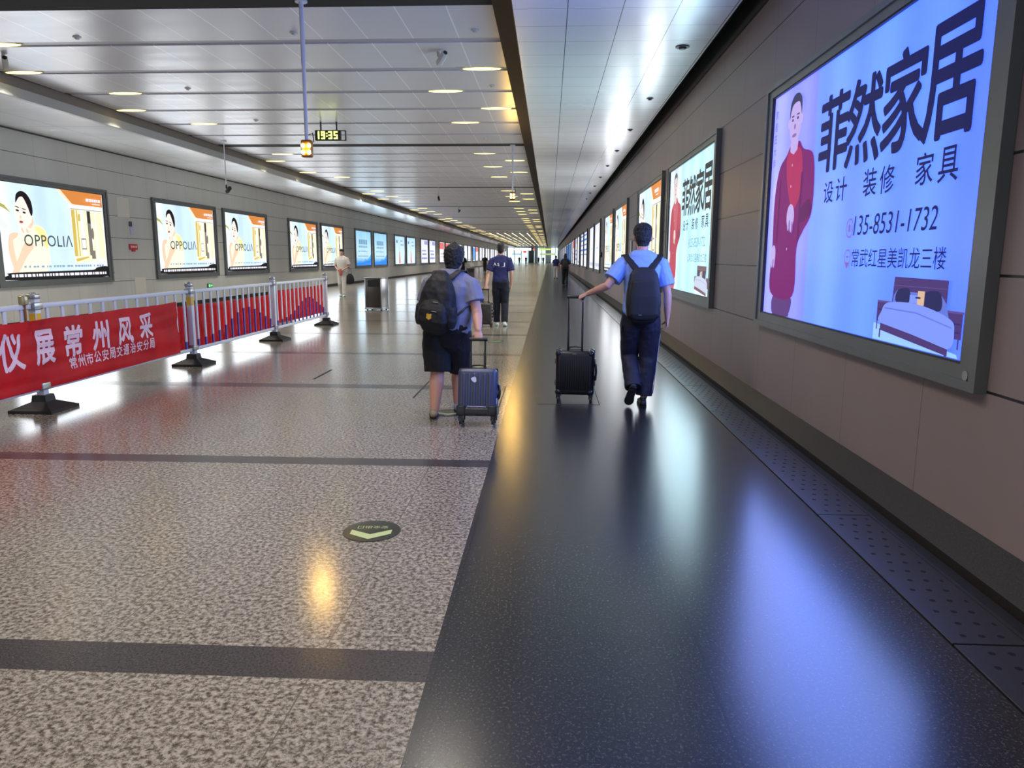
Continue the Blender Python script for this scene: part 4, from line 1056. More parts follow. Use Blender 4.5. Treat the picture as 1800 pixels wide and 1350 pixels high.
# ---------------------------------------------------------------- steel bins
def make_bin(label, loc, rz=0):
    t = thing('litter_bin', label, 'bin', loc, rz, 'steel litter bins')
    w_, d_ = 0.27, 0.20
    bm = bmesh.new(); rbox(bm, (-w_+0.03, -d_+0.01, 0.055), (w_-0.03, d_-0.01, 0.89), 0.008, 2); link('body', mesh_from_bm(bm, 'body', 40), t, M_STEELD)
    for sx in (-1, 1):
        bm = bmesh.new(); rbox(bm, (sx*w_-0.045 if sx > 0 else -w_, -d_-0.005, 0.05), (w_ if sx > 0 else -w_+0.045, d_+0.005, 0.90), 0.015, 2); link('side_column', mesh_from_bm(bm, 'side_column', 40), t, M_STEEL)
    bm = bmesh.new(); rbox(bm, (-w_-0.012, -d_-0.015, 0.888), (w_+0.012, d_+0.015, 0.925), 0.015, 3); link('lid', mesh_from_bm(bm, 'lid', 40), t, M_STEEL)
    bm = bmesh.new(); box(bm, (-0.17, -d_+0.004, 0.66), (0.17, -d_+0.0095, 0.85)); link('opening', mesh_from_bm(bm, 'opening'), t, M_RUBBER)
    bm = bmesh.new(); rbox(bm, (-w_-0.008, -d_-0.012, 0.02), (w_+0.008, d_+0.012, 0.07), 0.01, 2); link('plinth', mesh_from_bm(bm, 'plinth', 40), t, M_STEEL)
    for sx in (-1, 1):
        for sy in (-1, 1):
            bm = bmesh.new(); cyl(bm, (sx*0.22, sy*0.15, 0), (sx*0.22, sy*0.15, 0.025), 0.025, 12); link('foot', mesh_from_bm(bm, 'foot', 40), t, M_RUBBER)
    return t
b0 = make_bin('brushed steel litter bin on the floor below the cyan lake lightboxes', (-4.93, 21.15, 0), math.radians(-14))
dup(b0, Matrix.Translation((-4.35, 41.5, 0)), 'distant steel litter bin beyond the heavy man’s shoulder')

# ---------------------------------------------------------------- suitcases
M_CASEA = mat('slate blue shell', (62,67,90), 0.36, 0.1, spec=0.5)
M_CASEB = mat('black shell', (10,10,12), 0.3)
M_CASEC = mat('mottled dark shell', (50,46,40), 0.45, nscale=14, namt=0.7)
M_PALE = mat('pale sticker', (206,210,224), 0.5)
def wheel(t, x, yy, r=0.03):
    bm = bmesh.new(); tube(bm, [(x-0.011, yy, r), (x+0.011, yy, r)], [r, r], side=(0,1,0), seg=18, caps='ff'); 
    wv = link('wheel', mesh_from_bm(bm, 'wheel', 40), t, M_RUBBER)
    bm = bmesh.new(); rbox(bm, (x-0.022, yy-0.02, r), (x+0.022, yy+0.02, r*2+0.035), 0.008, 2); link('wheel_fork', mesh_from_bm(bm, 'fork', 40), wv, M_BLACKP)
def suitcase(label, M, w_, d_, z0, z1, shell, ribs, rib_gap, handle_top, hw, style):
    t = thing('suitcase', label, 'suitcase', matrix=M)
    hw2 = w_/2
    bm = bmesh.new(); rbox(bm, (-hw2, -d_/2, z0), (hw2, d_/2, z1), 0.04, 5)
    for k in range(ribs):
        x = (k-(ribs-1)/2)*rib_gap
        rw = rib_gap*0.30
        for sy in (-1, 1):
            rbox(bm, (x-rw, sy*d_/2-0.010, z0+0.055), (x+rw, sy*d_/2+0.010, z1-0.045), min(0.009, rw*0.9), 3)
    link('shell', mesh_from_bm(bm, 'shell', 40), t, shell)
    bm = bmesh.new(); rbox(bm, (-hw2-0.004, -0.012, z0-0.004), (hw2+0.004, 0.012, z1+0.004), 0.011, 2); link('zip_band', mesh_from_bm(bm, 'zip_band', 40), t, M_BLACKP)
    for sx in (-1, 1):
        bm = bmesh.new(); x = sx*hw/2
        rbox(bm, (x-0.011, -d_/2+0.035, z1-0.02), (x+0.011, -d_/2+0.057, z1+(handle_top-z1)*0.52), 0.004, 2)
        rbox(bm, (x-0.0085, -d_/2+0.038, z1+(handle_top-z1)*0.5), (x+0.0085, -d_/2+0.054, handle_top-0.01), 0.003, 2)
        link('handle_pole', mesh_from_bm(bm, 'handle_pole', 40), t, M_BLACKP)
    bm = bmesh.new(); rbox(bm, (-hw/2-0.022, -d_/2+0.028, handle_top-0.032), (hw/2+0.022, -d_/2+0.064, handle_top), 0.011, 3); link('grip', mesh_from_bm(bm, 'grip', 50), t, M_BLACKP)
    bm = bmesh.new(); tube(bm, [(-0.075, 0.02, z1-0.004), (-0.06, 0.02, z1+0.022), (0, 0.02, z1+0.028), (0.06, 0.02, z1+0.022), (0.075, 0.02, z1-0.004)], [(0.008, 0.016)]*5, side=(0,0,1), seg=10); link('carry_handle', mesh_from_bm(bm, 'carry', 60), t, M_BLACKP)
    bm = bmesh.new(); xx = hw2
    tube(bm, [(xx-0.004, 0, z0+0.14), (xx+0.014, 0, z0+0.155), (xx+0.020, 0, (z0+z1)/2), (xx+0.014, 0, z1-0.155), (xx-0.004, 0, z1-0.14)], [(0.012, 0.020)]*5, side=(1,0,0), seg=10); link('side_handle', mesh_from_bm(bm, 'side_handle', 60), t, M_BLACKP)
    for sx in (-1, 1):
        for sy in (-1, 1): wheel(t, sx*(hw2-0.03), sy*(d_/2-0.03))
    if style == 'A':
        bm = bmesh.new(); rbox(bm, (-hw2-0.006, -d_/2-0.012, z0-0.01), (hw2+0.006, d_/2+0.006, z0+0.068), 0.02, 3)
        for sx in (-1, 1): rbox(bm, (sx*(hw2-0.035)-0.042, -d_/2-0.016, z0-0.008), (sx*(hw2-0.035)+0.042, -d_/2+0.03, z0+0.085), 0.012, 2)
        link('corner_guard', mesh_from_bm(bm, 'guard', 40), t, M_BLACKP)
        bm = bmesh.new(); rbox(bm, (-0.085, -d_/2-0.0155, z0+0.066), (0.085, -d_/2-0.008, z0+0.079), 0.003, 1); link('trim_strip', mesh_from_bm(bm, 'strip'), t, mat('grey strip', (110,104,128), 0.4))
        bm = bmesh.new(); pts = [(-0.03,0.012),(-0.014,0.026),(0.012,0.03),(0.02,0.016),(0.022,-0.012),(0.008,-0.022),(-0.01,-0.014)]
        a = [bm.verts.new((x-0.025, -d_/2-0.0105, z1-0.105+zz)) for x, zz in pts]; b = [bm.verts.new((x-0.025, -d_/2-0.013, z1-0.105+zz)) for x, zz in pts]
        for k in range(len(pts)): bm.faces.new((a[k], a[(k+1) % len(pts)], b[(k+1) % len(pts)], b[k]))
        bm.faces.new(a); bm.faces.new(list(reversed(b))); o = link('sticker', mesh_from_bm(bm, 'sticker'), t, M_PALE); o['label'] = 'torn white paper sticker'
        bm = bmesh.new(); rbox(bm, (hw2-0.001, -0.075, z0+0.10), (hw2+0.003, -0.045, z0+0.15), 0.001, 1); link('side_sticker', mesh_from_bm(bm, 'side_sticker'), t, M_PALE)
    if style == 'B':
        for sx in (-1, 1):
            for za, zb in ((z0-0.005, z0+0.07), (z1-0.07, z1+0.005)):
                for sy in (-1, 1):
                    bm = bmesh.new(); rbox(bm, (sx*(hw2-0.035)-0.040, sy*(d_/2-0.035)-0.040, za), (sx*(hw2-0.035)+0.040, sy*(d_/2-0.035)+0.040, zb), 0.036, 5); link('corner_guard', mesh_from_bm(bm, 'guard', 50), t, mat('gloss black corner', (26,28,32), 0.15))
        for sx in (-1, 1):
            for zz in (z0+0.12, z1-0.12):
                bm = bmesh.new(); rbox(bm, (sx*hw2-0.012, -0.035, zz-0.03), (sx*hw2+0.012, 0.035, zz+0.03), 0.006, 2); link('latch', mesh_from_bm(bm, 'latch', 40), t, mat('dark chrome', (70,74,80), 0.2, 0.8))
        bm = bmesh.new(); rbox(bm, (-0.022, -d_/2-0.013, z1-0.035), (0.022, -d_/2-0.006, z1-0.027), 0.002, 1); link('badge', mesh_from_bm(bm, 'badge'), t, mat('dull silver', (110,112,118), 0.3, 0.6))
    if style == 'C':
        for k in range(6):
            bm = bmesh.new(); zz = z0+0.06+k*(z1-z0-0.12)/5
            ellipsoid(bm, (hw2+0.001, -d_/2+0.05, zz), (0.008, 0.018, 0.02)); link('stud', mesh_from_bm(bm, 'stud', 60), t, mat('pale stud', (196,196,190), 0.3, 0.5))
    return t
tilt = math.radians(9)
suitcase('slate blue ribbed suitcase pulled by the man in black shorts', Matrix.Translation((-0.630, 6.53, 0)) @ Matrix.Rotation(math.radians(-2), 4, 'Z') @ Matrix.Translation((0, 0.08, 0)) @ Matrix.Rotation(-tilt, 4, 'X') @ Matrix.Translation((0, -0.08, 0.003)),
         0.35, 0.21, 0.085, 0.50, M_CASEA, 6, 0.046, 0.775, 0.128, 'A')
suitcase('black ribbed hard suitcase rolled upright by the man in blue shirt', Matrix.Translation((0.285, 7.79, 0)) @ Matrix.Rotation(math.radians(-6), 4, 'Z'),
         0.40, 0.23, 0.075, 0.545, M_CASEB, 13, 0.024, 1.115, 0.145, 'B')
suitcase('dark mottled suitcase trailing the man in the navy shirt', Matrix.Translation((-1.365, 16.15, 0)) @ Matrix.Rotation(math.radians(-4), 4, 'Z'),
         0.28, 0.22, 0.06, 0.52, M_CASEC, 1, 0.02, 0.83, 0.12, 'C')

# ---------------------------------------------------------------- people
M_SKIN = mat('warm skin', (196,146,126), 0.5, bump=0.08, bscale=60)
M_HAIR = mat('black hair', (7,6,7), 0.6, bump=0.6, bscale=140)
M_EYE = mat('eye white', (230,228,224), 0.2)
def lerp(a, b, u): return V(a)*(1-u)+V(b)*u
def hand(bm, W, d, n, s, curl=(0.5,0.6,0.4), k=1.0, thumb=0.5):
    """W wrist, d towards the fingers, n palm faces, s thumb side"""
    W = V(W); d = V(d).normalized(); n = V(n); n = (n-d*n.dot(d)).normalized(); s0 = d.cross(n); s = s0 if s0.dot(V(s)) > 0 else -s0
    tube(bm, [W-d*0.03*k, W+d*0.015*k, W+d*0.055*k, W+d*0.088*k], [(0.027*k, 0.021*k), (0.030*k, 0.019*k), (0.041*k, 0.017*k), (0.040*k, 0.013*k)], side=s, seg=12)
    for off, ln, rr in ((0.030, 0.070, 0.0088), (0.0105, 0.078, 0.0092), (-0.0105, 0.073, 0.0088), (-0.030, 0.057, 0.0078)):
        p = W+d*0.082*k+s*off*k*1.02; dirv = (d+s*off*1.6).normalized(); nn = n.copy(); pts = [p-dirv*0.02*k, p]; 
        for seg, c in zip((0.45, 0.32, 0.23), curl):
            ax = dirv.cross(nn); R = Matrix.Rotation(c, 3, ax); dirv = R @ dirv; nn = R @ nn
            p = p+dirv*ln*seg*k; pts.append(p)
        tube(bm, pts, [rr*1.1*k, rr*1.08*k, rr*k, rr*0.95*k, rr*0.8*k], side=s, seg=10)
    p0 = W+d*0.022*k+s*0.024*k; t1 = (s*0.75+d*0.75+n*0.25).normalized(); t2 = (t1*(1-thumb*0.5)+d*0.3+n*thumb).normalized()
    tube(bm, [p0-t1*0.01*k, p0+t1*0.036*k, p0+t1*0.036*k+t2*0.030*k, p0+t1*0.036*k+t2*0.030*k+(t2+n*thumb*0.5).normalized()*0.022*k], [0.0125*k, 0.0118*k, 0.0105*k, 0.008*k], side=n, seg=10)
HEADP = [(0.0,.030,.026,.060),(0.07,.050,.050,.046),(0.18,.063,.074,.026),(0.32,.069,.087,.012),(0.47,.073,.095,.004),(0.62,.076,.099,-.003),(0.77,.072,.093,-.006),(0.89,.057,.073,-.008),(0.95,.038,.049,-.008),(0.985,.014,.018,-.008)]
def head_frame(J, yaw):
    c = V(J['chin']); h = J['head_h']; k = h/0.232; R = Matrix.Rotation(yaw, 3, 'Z')
    if 'nod' in J: R = R @ Matrix.Rotation(J['nod'], 3, 'X')
    return c, h, k, R
def add_head(bm, J, yaw):
    c, h, k, R = head_frame(J, yaw)
    hw = J.get('head_w', 1.0)
    pts = [c+R @ V((0, cy*k, t*h)) for t, rx, ry, cy in HEADP]
    tube(bm, pts, [(rx*k*hw, ry*k) for t, rx, ry, cy in HEADP], side=R @ V((1,0,0)), seg=20)
    tube(bm, [c+R @ V((0, .098*k, .50*h)), c+R @ V((0, .108*k, .38*h)), c+R @ V((0, .116*k, .31*h))], [(.008*k,.008*k), (.011*k,.010*k), (.016*k,.013*k)], side=R @ V((1,0,0)), seg=10)
    ellipsoid(bm, c+R @ V((0, .092*k, .165*h)), (.024*k, .014*k, .009*k), R.to_4x4())
    ellipsoid(bm, c+R @ V((0, .085*k, .07*h)), (.020*k, .016*k, .014*k), R.to_4x4())
    for sx in (-1, 1):
        ellipsoid(bm, c+R @ V((sx*.078*k*hw, -.004*k, .42*h)), (.012*k, .019*k, .033*k), (R @ Matrix.Rotation(sx*0.35, 3, 'Z')).to_4x4())
        ellipsoid(bm, c+R @ V((sx*.030*k, .088*k, .555*h)), (.026*k, .012*k, .008*k), R.to_4x4())
def add_hair(J, yaw, voxel, style='short'):
    c, h, k, R = head_frame(J, yaw); bm = bmesh.new(); hw = J.get('head_w', 1.0)
    if style == 'crop':  rows = [(0.18,.052,.042,-.040),(0.30,.066,.060,-.036),(0.45,.0735,.070,-.034),(0.60,.0815,.090,-.020),(0.75,.083,.106,-.008),(0.87,.078,.098,-.006),(0.95,.066,.084,-.006),(1.01,.052,.066,-.006),(1.065,.026,.034,-.006)]
    elif style == 'round': rows = [(0.10,.060,.052,-.050),(0.22,.077,.074,-.040),(0.40,.086,.090,-.030),(0.58,.091,.106,-.014),(0.75,.089,.112,-.006),(0.89,.076,.096,-.006),(0.98,.054,.068,-.006),(1.05,.022,.028,-.006)]
    else: rows = [(-0.35,.07,.030,-.075),(0.0,.082,.045,-.065),(0.25,.086,.075,-.045),(0.45,.088,.092,-.030),(0.62,.088,.106,-.012),(0.78,.084,.110,-.006),(0.90,.070,.09,-.006),(1.0,.045,.058,-.006)]
    tube(bm, [c+R @ V((0, cy*k, t*h)) for t, rx, ry, cy in rows], [(rx*k*hw, ry*k) for t, rx, ry, cy in rows], side=R @ V((1,0,0)), seg=20, caps='rf' if style == 'crop' else 'rr')
    if style == 'crop':
        rnd = random.Random(3)
        for i in range(40):
            a = rnd.uniform(0, 2*PI); q = rnd.uniform(0.1, 1.0)
            p = c+R @ V((.045*k*math.cos(a)*q, .06*k*math.sin(a)*q-.006*k, h*(1.02-0.10*q*q)))
            dd = R @ V((math.cos(a)*0.5*q, math.sin(a)*0.5*q+0.1, 0.55))
            tube(bm, [p-dd.normalized()*0.02, p+dd.normalized()*0.004], [0.012*k, 0.006*k], seg=6)
    return remeshed(bm, 'hair', voxel, 3, 0.006, 0.02)
def torso_rings(J, prof, inflate=0.0, lo=0.0, hi=1.0):
    """prof: list of (t along pelvis>neck, rx, ry, dy)"""
    a, b = V(J['pelvis']), V(J['neck']); yaw = J.get('tyaw', 0); R = Matrix.Rotation(yaw, 3, 'Z')
    pts, rad = [], []
    for t, rx, ry, dy in prof:
        if t < lo-1e-6 or t > hi+1e-6: continue
        pts.append(lerp(a, b, t)+R @ V((0, dy, 0))); rad.append((rx+inflate, ry+inflate))
    return pts, rad, R @ V((1,0,0))
def limb(bm, a, b, c, r, seg=14, bulge=1.0):
    """upper a>b, lower b>c with natural tapering"""
    a, b, c = V(a), V(b), V(c)
    pts = [a, lerp(a,b,.35), lerp(a,b,.75), b, lerp(b,c,.28), lerp(b,c,.65), c]
    tube(bm, pts, [r[0], r[1], r[2], r[3], r[4], r[5], r[6]], side=(1,0,0.01), seg=seg)
def offset_between(a, b, c, n): return [V(a), lerp(a,b,.35), lerp(a,b,.75), V(b), lerp(b,c,.28), lerp(b,c,.65), V(c)][:n]
def shoe_mesh(ankle, heel, toe, up, voxel, k=1.0):
    """ankle joint, heel and toe points on the sole plane"""
    heel, toe, up = V(heel), V(toe), V(up).normalized(); d = (toe-heel); L = d.length; d.normalize(); s = d.cross(up).normalized()
    bm = bmesh.new()
    tube(bm, [heel+d*0.005+up*0.034*k, heel+d*L*.25+up*0.036*k, heel+d*L*.55+up*0.030*k, heel+d*L*.82+up*0.026*k, toe-d*0.012+up*0.022*k],
         [(.034*k,.032*k), (.037*k,.034*k), (.042*k,.029*k), (.044*k,.025*k), (.030*k,.020*k)], side=s, seg=14, exp=2.6)
    tube(bm, [heel+d*L*.20+up*0.03*k, heel+d*L*.20+up*0.085*k], [(.036*k,.045*k), (.034*k,.040*k)], side=s, seg=12, caps='rf')
    tube(bm, [heel+d*L*.30+up*0.05*k, heel+d*L*.52+up*0.042*k], [(.034*k,.026*k), (.034*k,.02*k)], side=s, seg=12)
    up_me = remeshed(bm, 'shoe', voxel, 3)
    bm = bmesh.new(); n = 20; out = []
    prof = [(0.0,.026),(0.06,.036),(0.3,.037),(0.5,.038),(0.68,.046),(0.82,.046),(0.93,.034),(1.0,.012)]
    for x, wv in prof: out.append(heel+d*L*x+s*wv*k-d*0.004)
    for x, wv in reversed(prof): out.append(heel+d*L*x-s*wv*k-d*0.004)
    a = [bm.verts.new(p) for p in out]; b = [bm.verts.new(p+up*0.017*k) for p in out]
    for i in range(len(out)): bm.faces.new((a[i], a[(i+1) % len(out)], b[(i+1) % len(out)], b[i]))
    bm.faces.new(a); bm.faces.new(list(reversed(b)))
    return up_me, mesh_from_bm(bm, 'sole', 30)
MALE = [(-0.10,.135,.10,0),(0.0,.160,.112,-.005),(0.12,.158,.110,-.004),(0.30,.145,.102,.004),(0.48,.152,.108,.008),(0.66,.168,.114,.004),(0.80,.172,.108,-.002),(0.90,.135,.085,-.006),(0.97,.075,.066,-.002),(1.0,.058,.060,0)]
HEAVY = [(-0.10,.155,.13,0),(0.0,.192,.150,-.004),(0.12,.200,.158,.006),(0.30,.200,.162,.018),(0.48,.192,.152,.014),(0.66,.188,.140,.004),(0.80,.184,.122,-.004),(0.90,.148,.094,-.008),(0.97,.085,.072,-.002),(1.0,.062,.064,0)]
def person(name, label, J, vox=0.006, prof=MALE, yaw=0.0, top='shirt', bottom='trousers', mats=None, k=1.0, sleeve=0.55, hem=0.0, short_len=0.0, loose=0.022, shoes=True, hairstyle='crop', arm=1.0, leg=1.0, cuff=0.0, limbset='both', grip=None, legloose=0.024):
    base = V((J['pelvis'][0], J['pelvis'][1], 0))
    t = thing(name, label, 'person', base)
    ys = J.get('tyaw', 0)
    # body
    bm = bmesh.new()
    p, r, sd = torso_rings(J, prof); tube(bm, p, r, side=sd, seg=22, exp=2.3)
    nk = V(J['neck']); ch = V(J['chin']); c, h, kk, R = head_frame(J, yaw)
    tube(bm, [nk-V((0,0,0.04)), nk+V((0,0,0.02)), c+R @ V((0,-.012*kk,.22*h))], [.062*k, .056*k, .054*k], seg=16)
    add_head(bm, J, yaw)
    AR = [x*k*arm for x in (.050,.050,.044,.039,.040,.033,.025)]
    LR = [x*k*leg for x in (.092,.088,.066,.055,.058,.047,.036)]
    for S in 'LR':
        limb(bm, J['sho'+S], J['elb'+S], J['wri'+S], AR)
        hd = J['hand'+S]; hand(bm, J['wri'+S], *hd[:3], curl=hd[3], k=k*J.get('handk', 1.0), thumb=hd[4])
        limb(bm, J['hip'+S], J['kne'+S], J['ank'+S], LR)
        if 'heel'+S in J:
            uu = V(J.get('up'+S, (0,0,1))).normalized()
            tube(bm, [lerp(J['heel'+S], J['toe'+S], .12)+uu*.045, lerp(J['heel'+S], J['toe'+S], .5)+uu*.034, lerp(J['heel'+S], J['toe'+S], .78)+uu*.026], [.020*k, .022*k, .018*k], seg=10)
    link('body', remeshed(bm, 'body', vox, 5), t, mats['skin'], True)
    link('hair', add_hair(J, yaw, max(0.005, vox), hairstyle), t, mats.get('hair', M_HAIR), True)
    for sx in (-1, 1):
        bm = bmesh.new(); ellipsoid(bm, c+R @ V((sx*.031*kk, .086*kk, .49*h)), (.012*kk, .010*kk, .007*kk), R.to_4x4(), 10, 6); link('eye', mesh_from_bm(bm, 'eye', 60), t, M_EYE, True)
    # top
    bm = bmesh.new()
    p, r, sd = torso_rings(J, prof, loose, hem, 0.965)
    hp = lerp(J['pelvis'], J['neck'], hem); 
    tube(bm, p, r, side=sd, seg=24, caps='fr', exp=2.3)
    for S in 'LR':
        a, b = V(J['sho'+S]), V(J['elb'+S]); e = lerp(a, b, sleeve) if sleeve <= 1 else lerp(b, J['wri'+S], sleeve-1)
        inn = a+(V(J['neck'])-a)*0.45
        if sleeve <= 1: tube(bm, [inn, a+V((0,0,.004)), lerp(a, b, sleeve*.55), e], [.058*k*arm+.010, .058*k*arm+loose*.7, .060*k*arm+loose, .058*k*arm+loose*1.25], side=(1,0,.01), seg=16, caps='rf')
        else: tube(bm, [inn, a, lerp(a,b,.5), b, e], [.060*k, .060*k+loose*.5, .052*k+loose*.6, .046*k+loose*.7, .034*k+loose*.6], side=(1,0,.01), seg=16, caps='rf')
    link(top, remeshed(bm, top, vox, 4, 0.006*k, 0.09), t, mats['top'], True)
    # bottom
    bm = bmesh.new()
    pp = [q for q in prof if q[0] <= 0.13]
    p, r, sd = torso_rings(J, prof, 0.020, -0.2, 0.13); tube(bm, p, r, side=sd, seg=22, caps='rf', exp=2.3)
    for S in 'LR':
        a, b, c2 = V(J['hip'+S]), V(J['kne'+S]), V(J['ank'+S])
        if short_len: tube(bm, [a+V((0,0,.02)), lerp(a,b,.35), lerp(a,b,.75), lerp(a,b,short_len)], [LR[0]+.022, LR[1]+.032, LR[2]+.050, LR[3]+.060], side=(1,0,.01), seg=18, caps='rf')
        else: tube(bm, [a+V((0,0,.02)), lerp(a,b,.35), lerp(a,b,.75), b, lerp(b,c2,.3), lerp(b,c2,.7), lerp(b,c2,1.0-cuff)], [LR[0]+.015, LR[1]+legloose*.8, LR[2]+legloose, LR[3]+legloose*1.2, LR[4]+legloose, LR[5]+legloose*1.2, LR[6]+legloose*1.6], side=(1,0,.01), seg=18, caps='rf')
    link(bottom, remeshed(bm, bottom, vox, 4, 0.006*k, 0.08), t, mats['bottom'], True)
    if shoes:
        for S in 'LR':
            if 'heel'+S not in J: continue
            u, s_ = shoe_mesh(J['ank'+S], J['heel'+S], J['toe'+S], J.get('up'+S, (0,0,1)), max(vox*.8, .005), k)
            so = link('shoe', u, t, mats['shoe'+S] if 'shoe'+S in mats else mats['shoe'], True)
            link('sole', s_, so, mats.get('sole', M_RUBBER), True)
    return t

def strap_on(shirt, pts, width=0.034, thick=0.008, lift=0.004):
    '''pts: (x, y, z, mode); mode b casts forward on to the back, t casts down on the shoulder, f casts back on the chest, s casts from the right side, - keeps the point'''
    inv = full(shirt.parent).translation
    bmt = bmesh.new(); bmt.from_mesh(shirt.data); bv = BVHTree.FromBMesh(bmt); out = []; nor = []
    for x, yy, z, m in pts:
        q = V((x, yy, z))-inv
        o, d = {'b': (V((q.x, q.y-1.2, q.z)), V((0,1,0))), 't': (V((q.x, q.y, q.z+1.0)), V((0,0,-1))), 'f': (V((q.x, q.y+1.2, q.z)), V((0,-1,0))), 's': (V((q.x+1.0, q.y, q.z)), V((-1,0,0))), '-': (None, None)}[m]
        h = bv.ray_cast(o, d) if o is not None else (None,)
        if h[0] is None: out.append(q+inv)
        else: out.append(h[0]+h[1]*(thick*0.5+lift)+inv)
    bmt.free()
    bm = bmesh.new()
    tube(bm, out, [(width, thick)]*len(out), side=(1,0,0.02), seg=12, exp=3)
    return mesh_from_bm(bm, 'strap', 60)
def shirt_of(t): return [c for c in t.children if c.name.split('.')[0] in ('shirt', 'polo_shirt')][0]
def rounded_pack(bm, c, R, prof, seg=20, exp=3.0):
    """prof (z, rx, ry, dy) in pack space; z up"""
    tube(bm, [V(c)+R @ V((0, dy, z)) for z, rx, ry, dy in prof], [(rx, ry) for z, rx, ry, dy in prof], side=R @ V((1,0,0)), seg=seg, exp=exp)

# --- heavy man in grey T-shirt and black shorts, pulling the blue case
J = dict(pelvis=(-0.955, 6.93, 0.80), neck=(-0.915, 6.985, 1.345), chin=(-0.893, 7.0, 1.385), head_h=0.225, head_w=1.10, tyaw=math.radians(-14), nod=-0.12,
    shoL=(-1.115, 7.02, 1.245), elbL=(-1.185, 7.05, 0.985), wriL=(-1.14, 7.13, 0.80), handL=((0.05,0.35,-1), (1,0.2,0), (0,1,0.2), (0.5,0.6,0.4), 0.5),
    shoR=(-0.735, 6.945, 1.235), elbR=(-0.668, 6.87, 1.005), wriR=(-0.640, 6.735, 0.845), handR=((0.06,-0.45,-0.9), (0,0.85,-0.5), (-1,0.0,0.1), (1.25,1.35,0.9), 0.9),
    hipL=(-1.055, 6.92, 0.78), kneL=(-1.045, 6.89, 0.43), ankL=(-1.063, 6.80, 0.085), heelL=(-1.065, 6.745, 0.018), toeL=(-1.10, 7.0, 0.0),
    hipR=(-0.855, 6.94, 0.78), kneR=(-0.868, 7.08, 0.43), ankR=(-0.882, 7.12, 0.10), heelR=(-0.888, 7.07, 0.02), toeR=(-0.872, 7.32, 0.0))
MA = dict(skin=M_SKIN, top=mat('grey blue tee cloth', (112,114,134), 0.8, bump=0.15, bscale=40), bottom=mat('black shorts cloth', (8,8,10), 0.85), shoe=mat('beige shoe', (150,138,116), 0.7), sole=mat('dark shoe sole', (40,36,32), 0.7),
          shoeR=mat('grey white trainer', (126,128,146), 0.6))
manA = person('person', 'heavy man in grey T-shirt and black shorts walking away with a backpack', J, 0.0055, HEAVY, math.radians(-12), 'shirt', 'shorts', MA, 0.97, 0.66, -0.085, short_len=0.98, loose=0.024, hairstyle='round', arm=1.24, leg=1.22)
M_NYL = mat('black nylon', (9,9,12), 0.7, bump=0.12, bscale=50)
M_NYL2 = mat('navy black nylon', (11,12,20), 0.65, bump=0.12, bscale=50)
R = Matrix.Rotation(math.radians(-14), 3, 'Z') @ Matrix.Rotation(math.radians(6), 3, 'Y')
pc = V((-1.035, 6.72, 0.86))
t = thing('backpack', 'bulky black backpack with yellow badge worn by heavy man', 'backpack', pc)
bm = bmesh.new()
rounded_pack(bm, pc, R, [(0.02,.135,.085,.0),(0.08,.165,.105,.0),(0.20,.170,.110,.0),(0.32,.155,.105,.01),(0.42,.115,.085,.03),(0.475,.075,.055,.045)])
link('pack_body', remeshed(bm, 'pack_body', 0.006, 5, 0.007, 0.08), t, M_NYL, True)
bm = bmesh.new(); rounded_pack(bm, pc, R, [(0.03,.115,.06,-.075),(0.07,.140,.075,-.08),(0.17,.135,.07,-.08),(0.235,.105,.05,-.065)])
link('front_pocket', remeshed(bm, 'front_pocket', 0.006, 4, 0.005, 0.06), t, M_NYL, True)
for sx in (-1, 1):
    bm = bmesh.new(); rounded_pack(bm, pc, R, [(0.04,.03,.06,.0),(0.08,.04,.075,.0),(0.19,.036,.07,.0)], 14, 2.4)
    bmesh.ops.translate(bm, verts=bm.verts, vec=R @ V((sx*0.155, 0, 0))); link('side_pocket', remeshed(bm, 'side_pocket', 0.006, 4, 0.004, 0.06), t, M_NYL2, True)
bm = bmesh.new(); tube(bm, [pc+R @ V((-.03,.02,.475)), pc+R @ V((0,.02,.505)), pc+R @ V((.03,.02,.475))], [.007]*3, seg=8); link('top_loop', mesh_from_bm(bm, 'loop', 60), t, M_NYL, True)
bm = bmesh.new(); cpt = pc+R @ V((-.005,-.156,.118))
pts = [(-.024,.020),(-.012,.026),(-.004,.020),(.006,.021),(.016,.027),(.024,.018),(.022,.0),(.026,-.012),(.012,-.022),(.0,-.030),(-.012,-.022),(-.025,-.014),(-.021,.0)]
a = [bm.verts.new(cpt+R @ V((x, 0, z))) for x, z in pts]; b = [bm.verts.new(cpt+R @ V((x, -.006, z))) for x, z in pts]
for i in range(len(pts)): bm.faces.new((a[i], a[(i+1) % len(pts)], b[(i+1) % len(pts)], b[i]))
bm.faces.new(a); bm.faces.new(list(reversed(b))); o = link('badge', mesh_from_bm(bm, 'badge'), t, mat('mustard badge', (206,160,44), 0.6), True); o['label'] = 'small mustard yellow badge'
for zz, xx in ((0.245, 0.03), (0.165, 0.035)):
    bm = bmesh.new(); rbox(bm, (-.026,-.004,-.004), (.026,.004,.004), .003, 1, M=Matrix.Translation(pc+R @ V((xx,-.150 if zz < .2 else -.118,zz))) @ R.to_4x4()); link('zip_pull', mesh_from_bm(bm, 'zip_pull'), t, mat('dull zip', (120,112,104), 0.4, 0.5), True)
sA = shirt_of(manA)
link('strap', strap_on(sA, [(-0.965, 6.8, 1.27, 'b'), (-0.90, 6.8, 1.31, 'b'), (-0.835, 6.90, 1.3, 't'), (-0.80, 6.98, 1.3, 't'), (-0.785, 7.1, 1.24, 'f'), (-0.785, 7.1, 1.14, 'f')], 0.030, 0.009), t, M_NYL2, True)
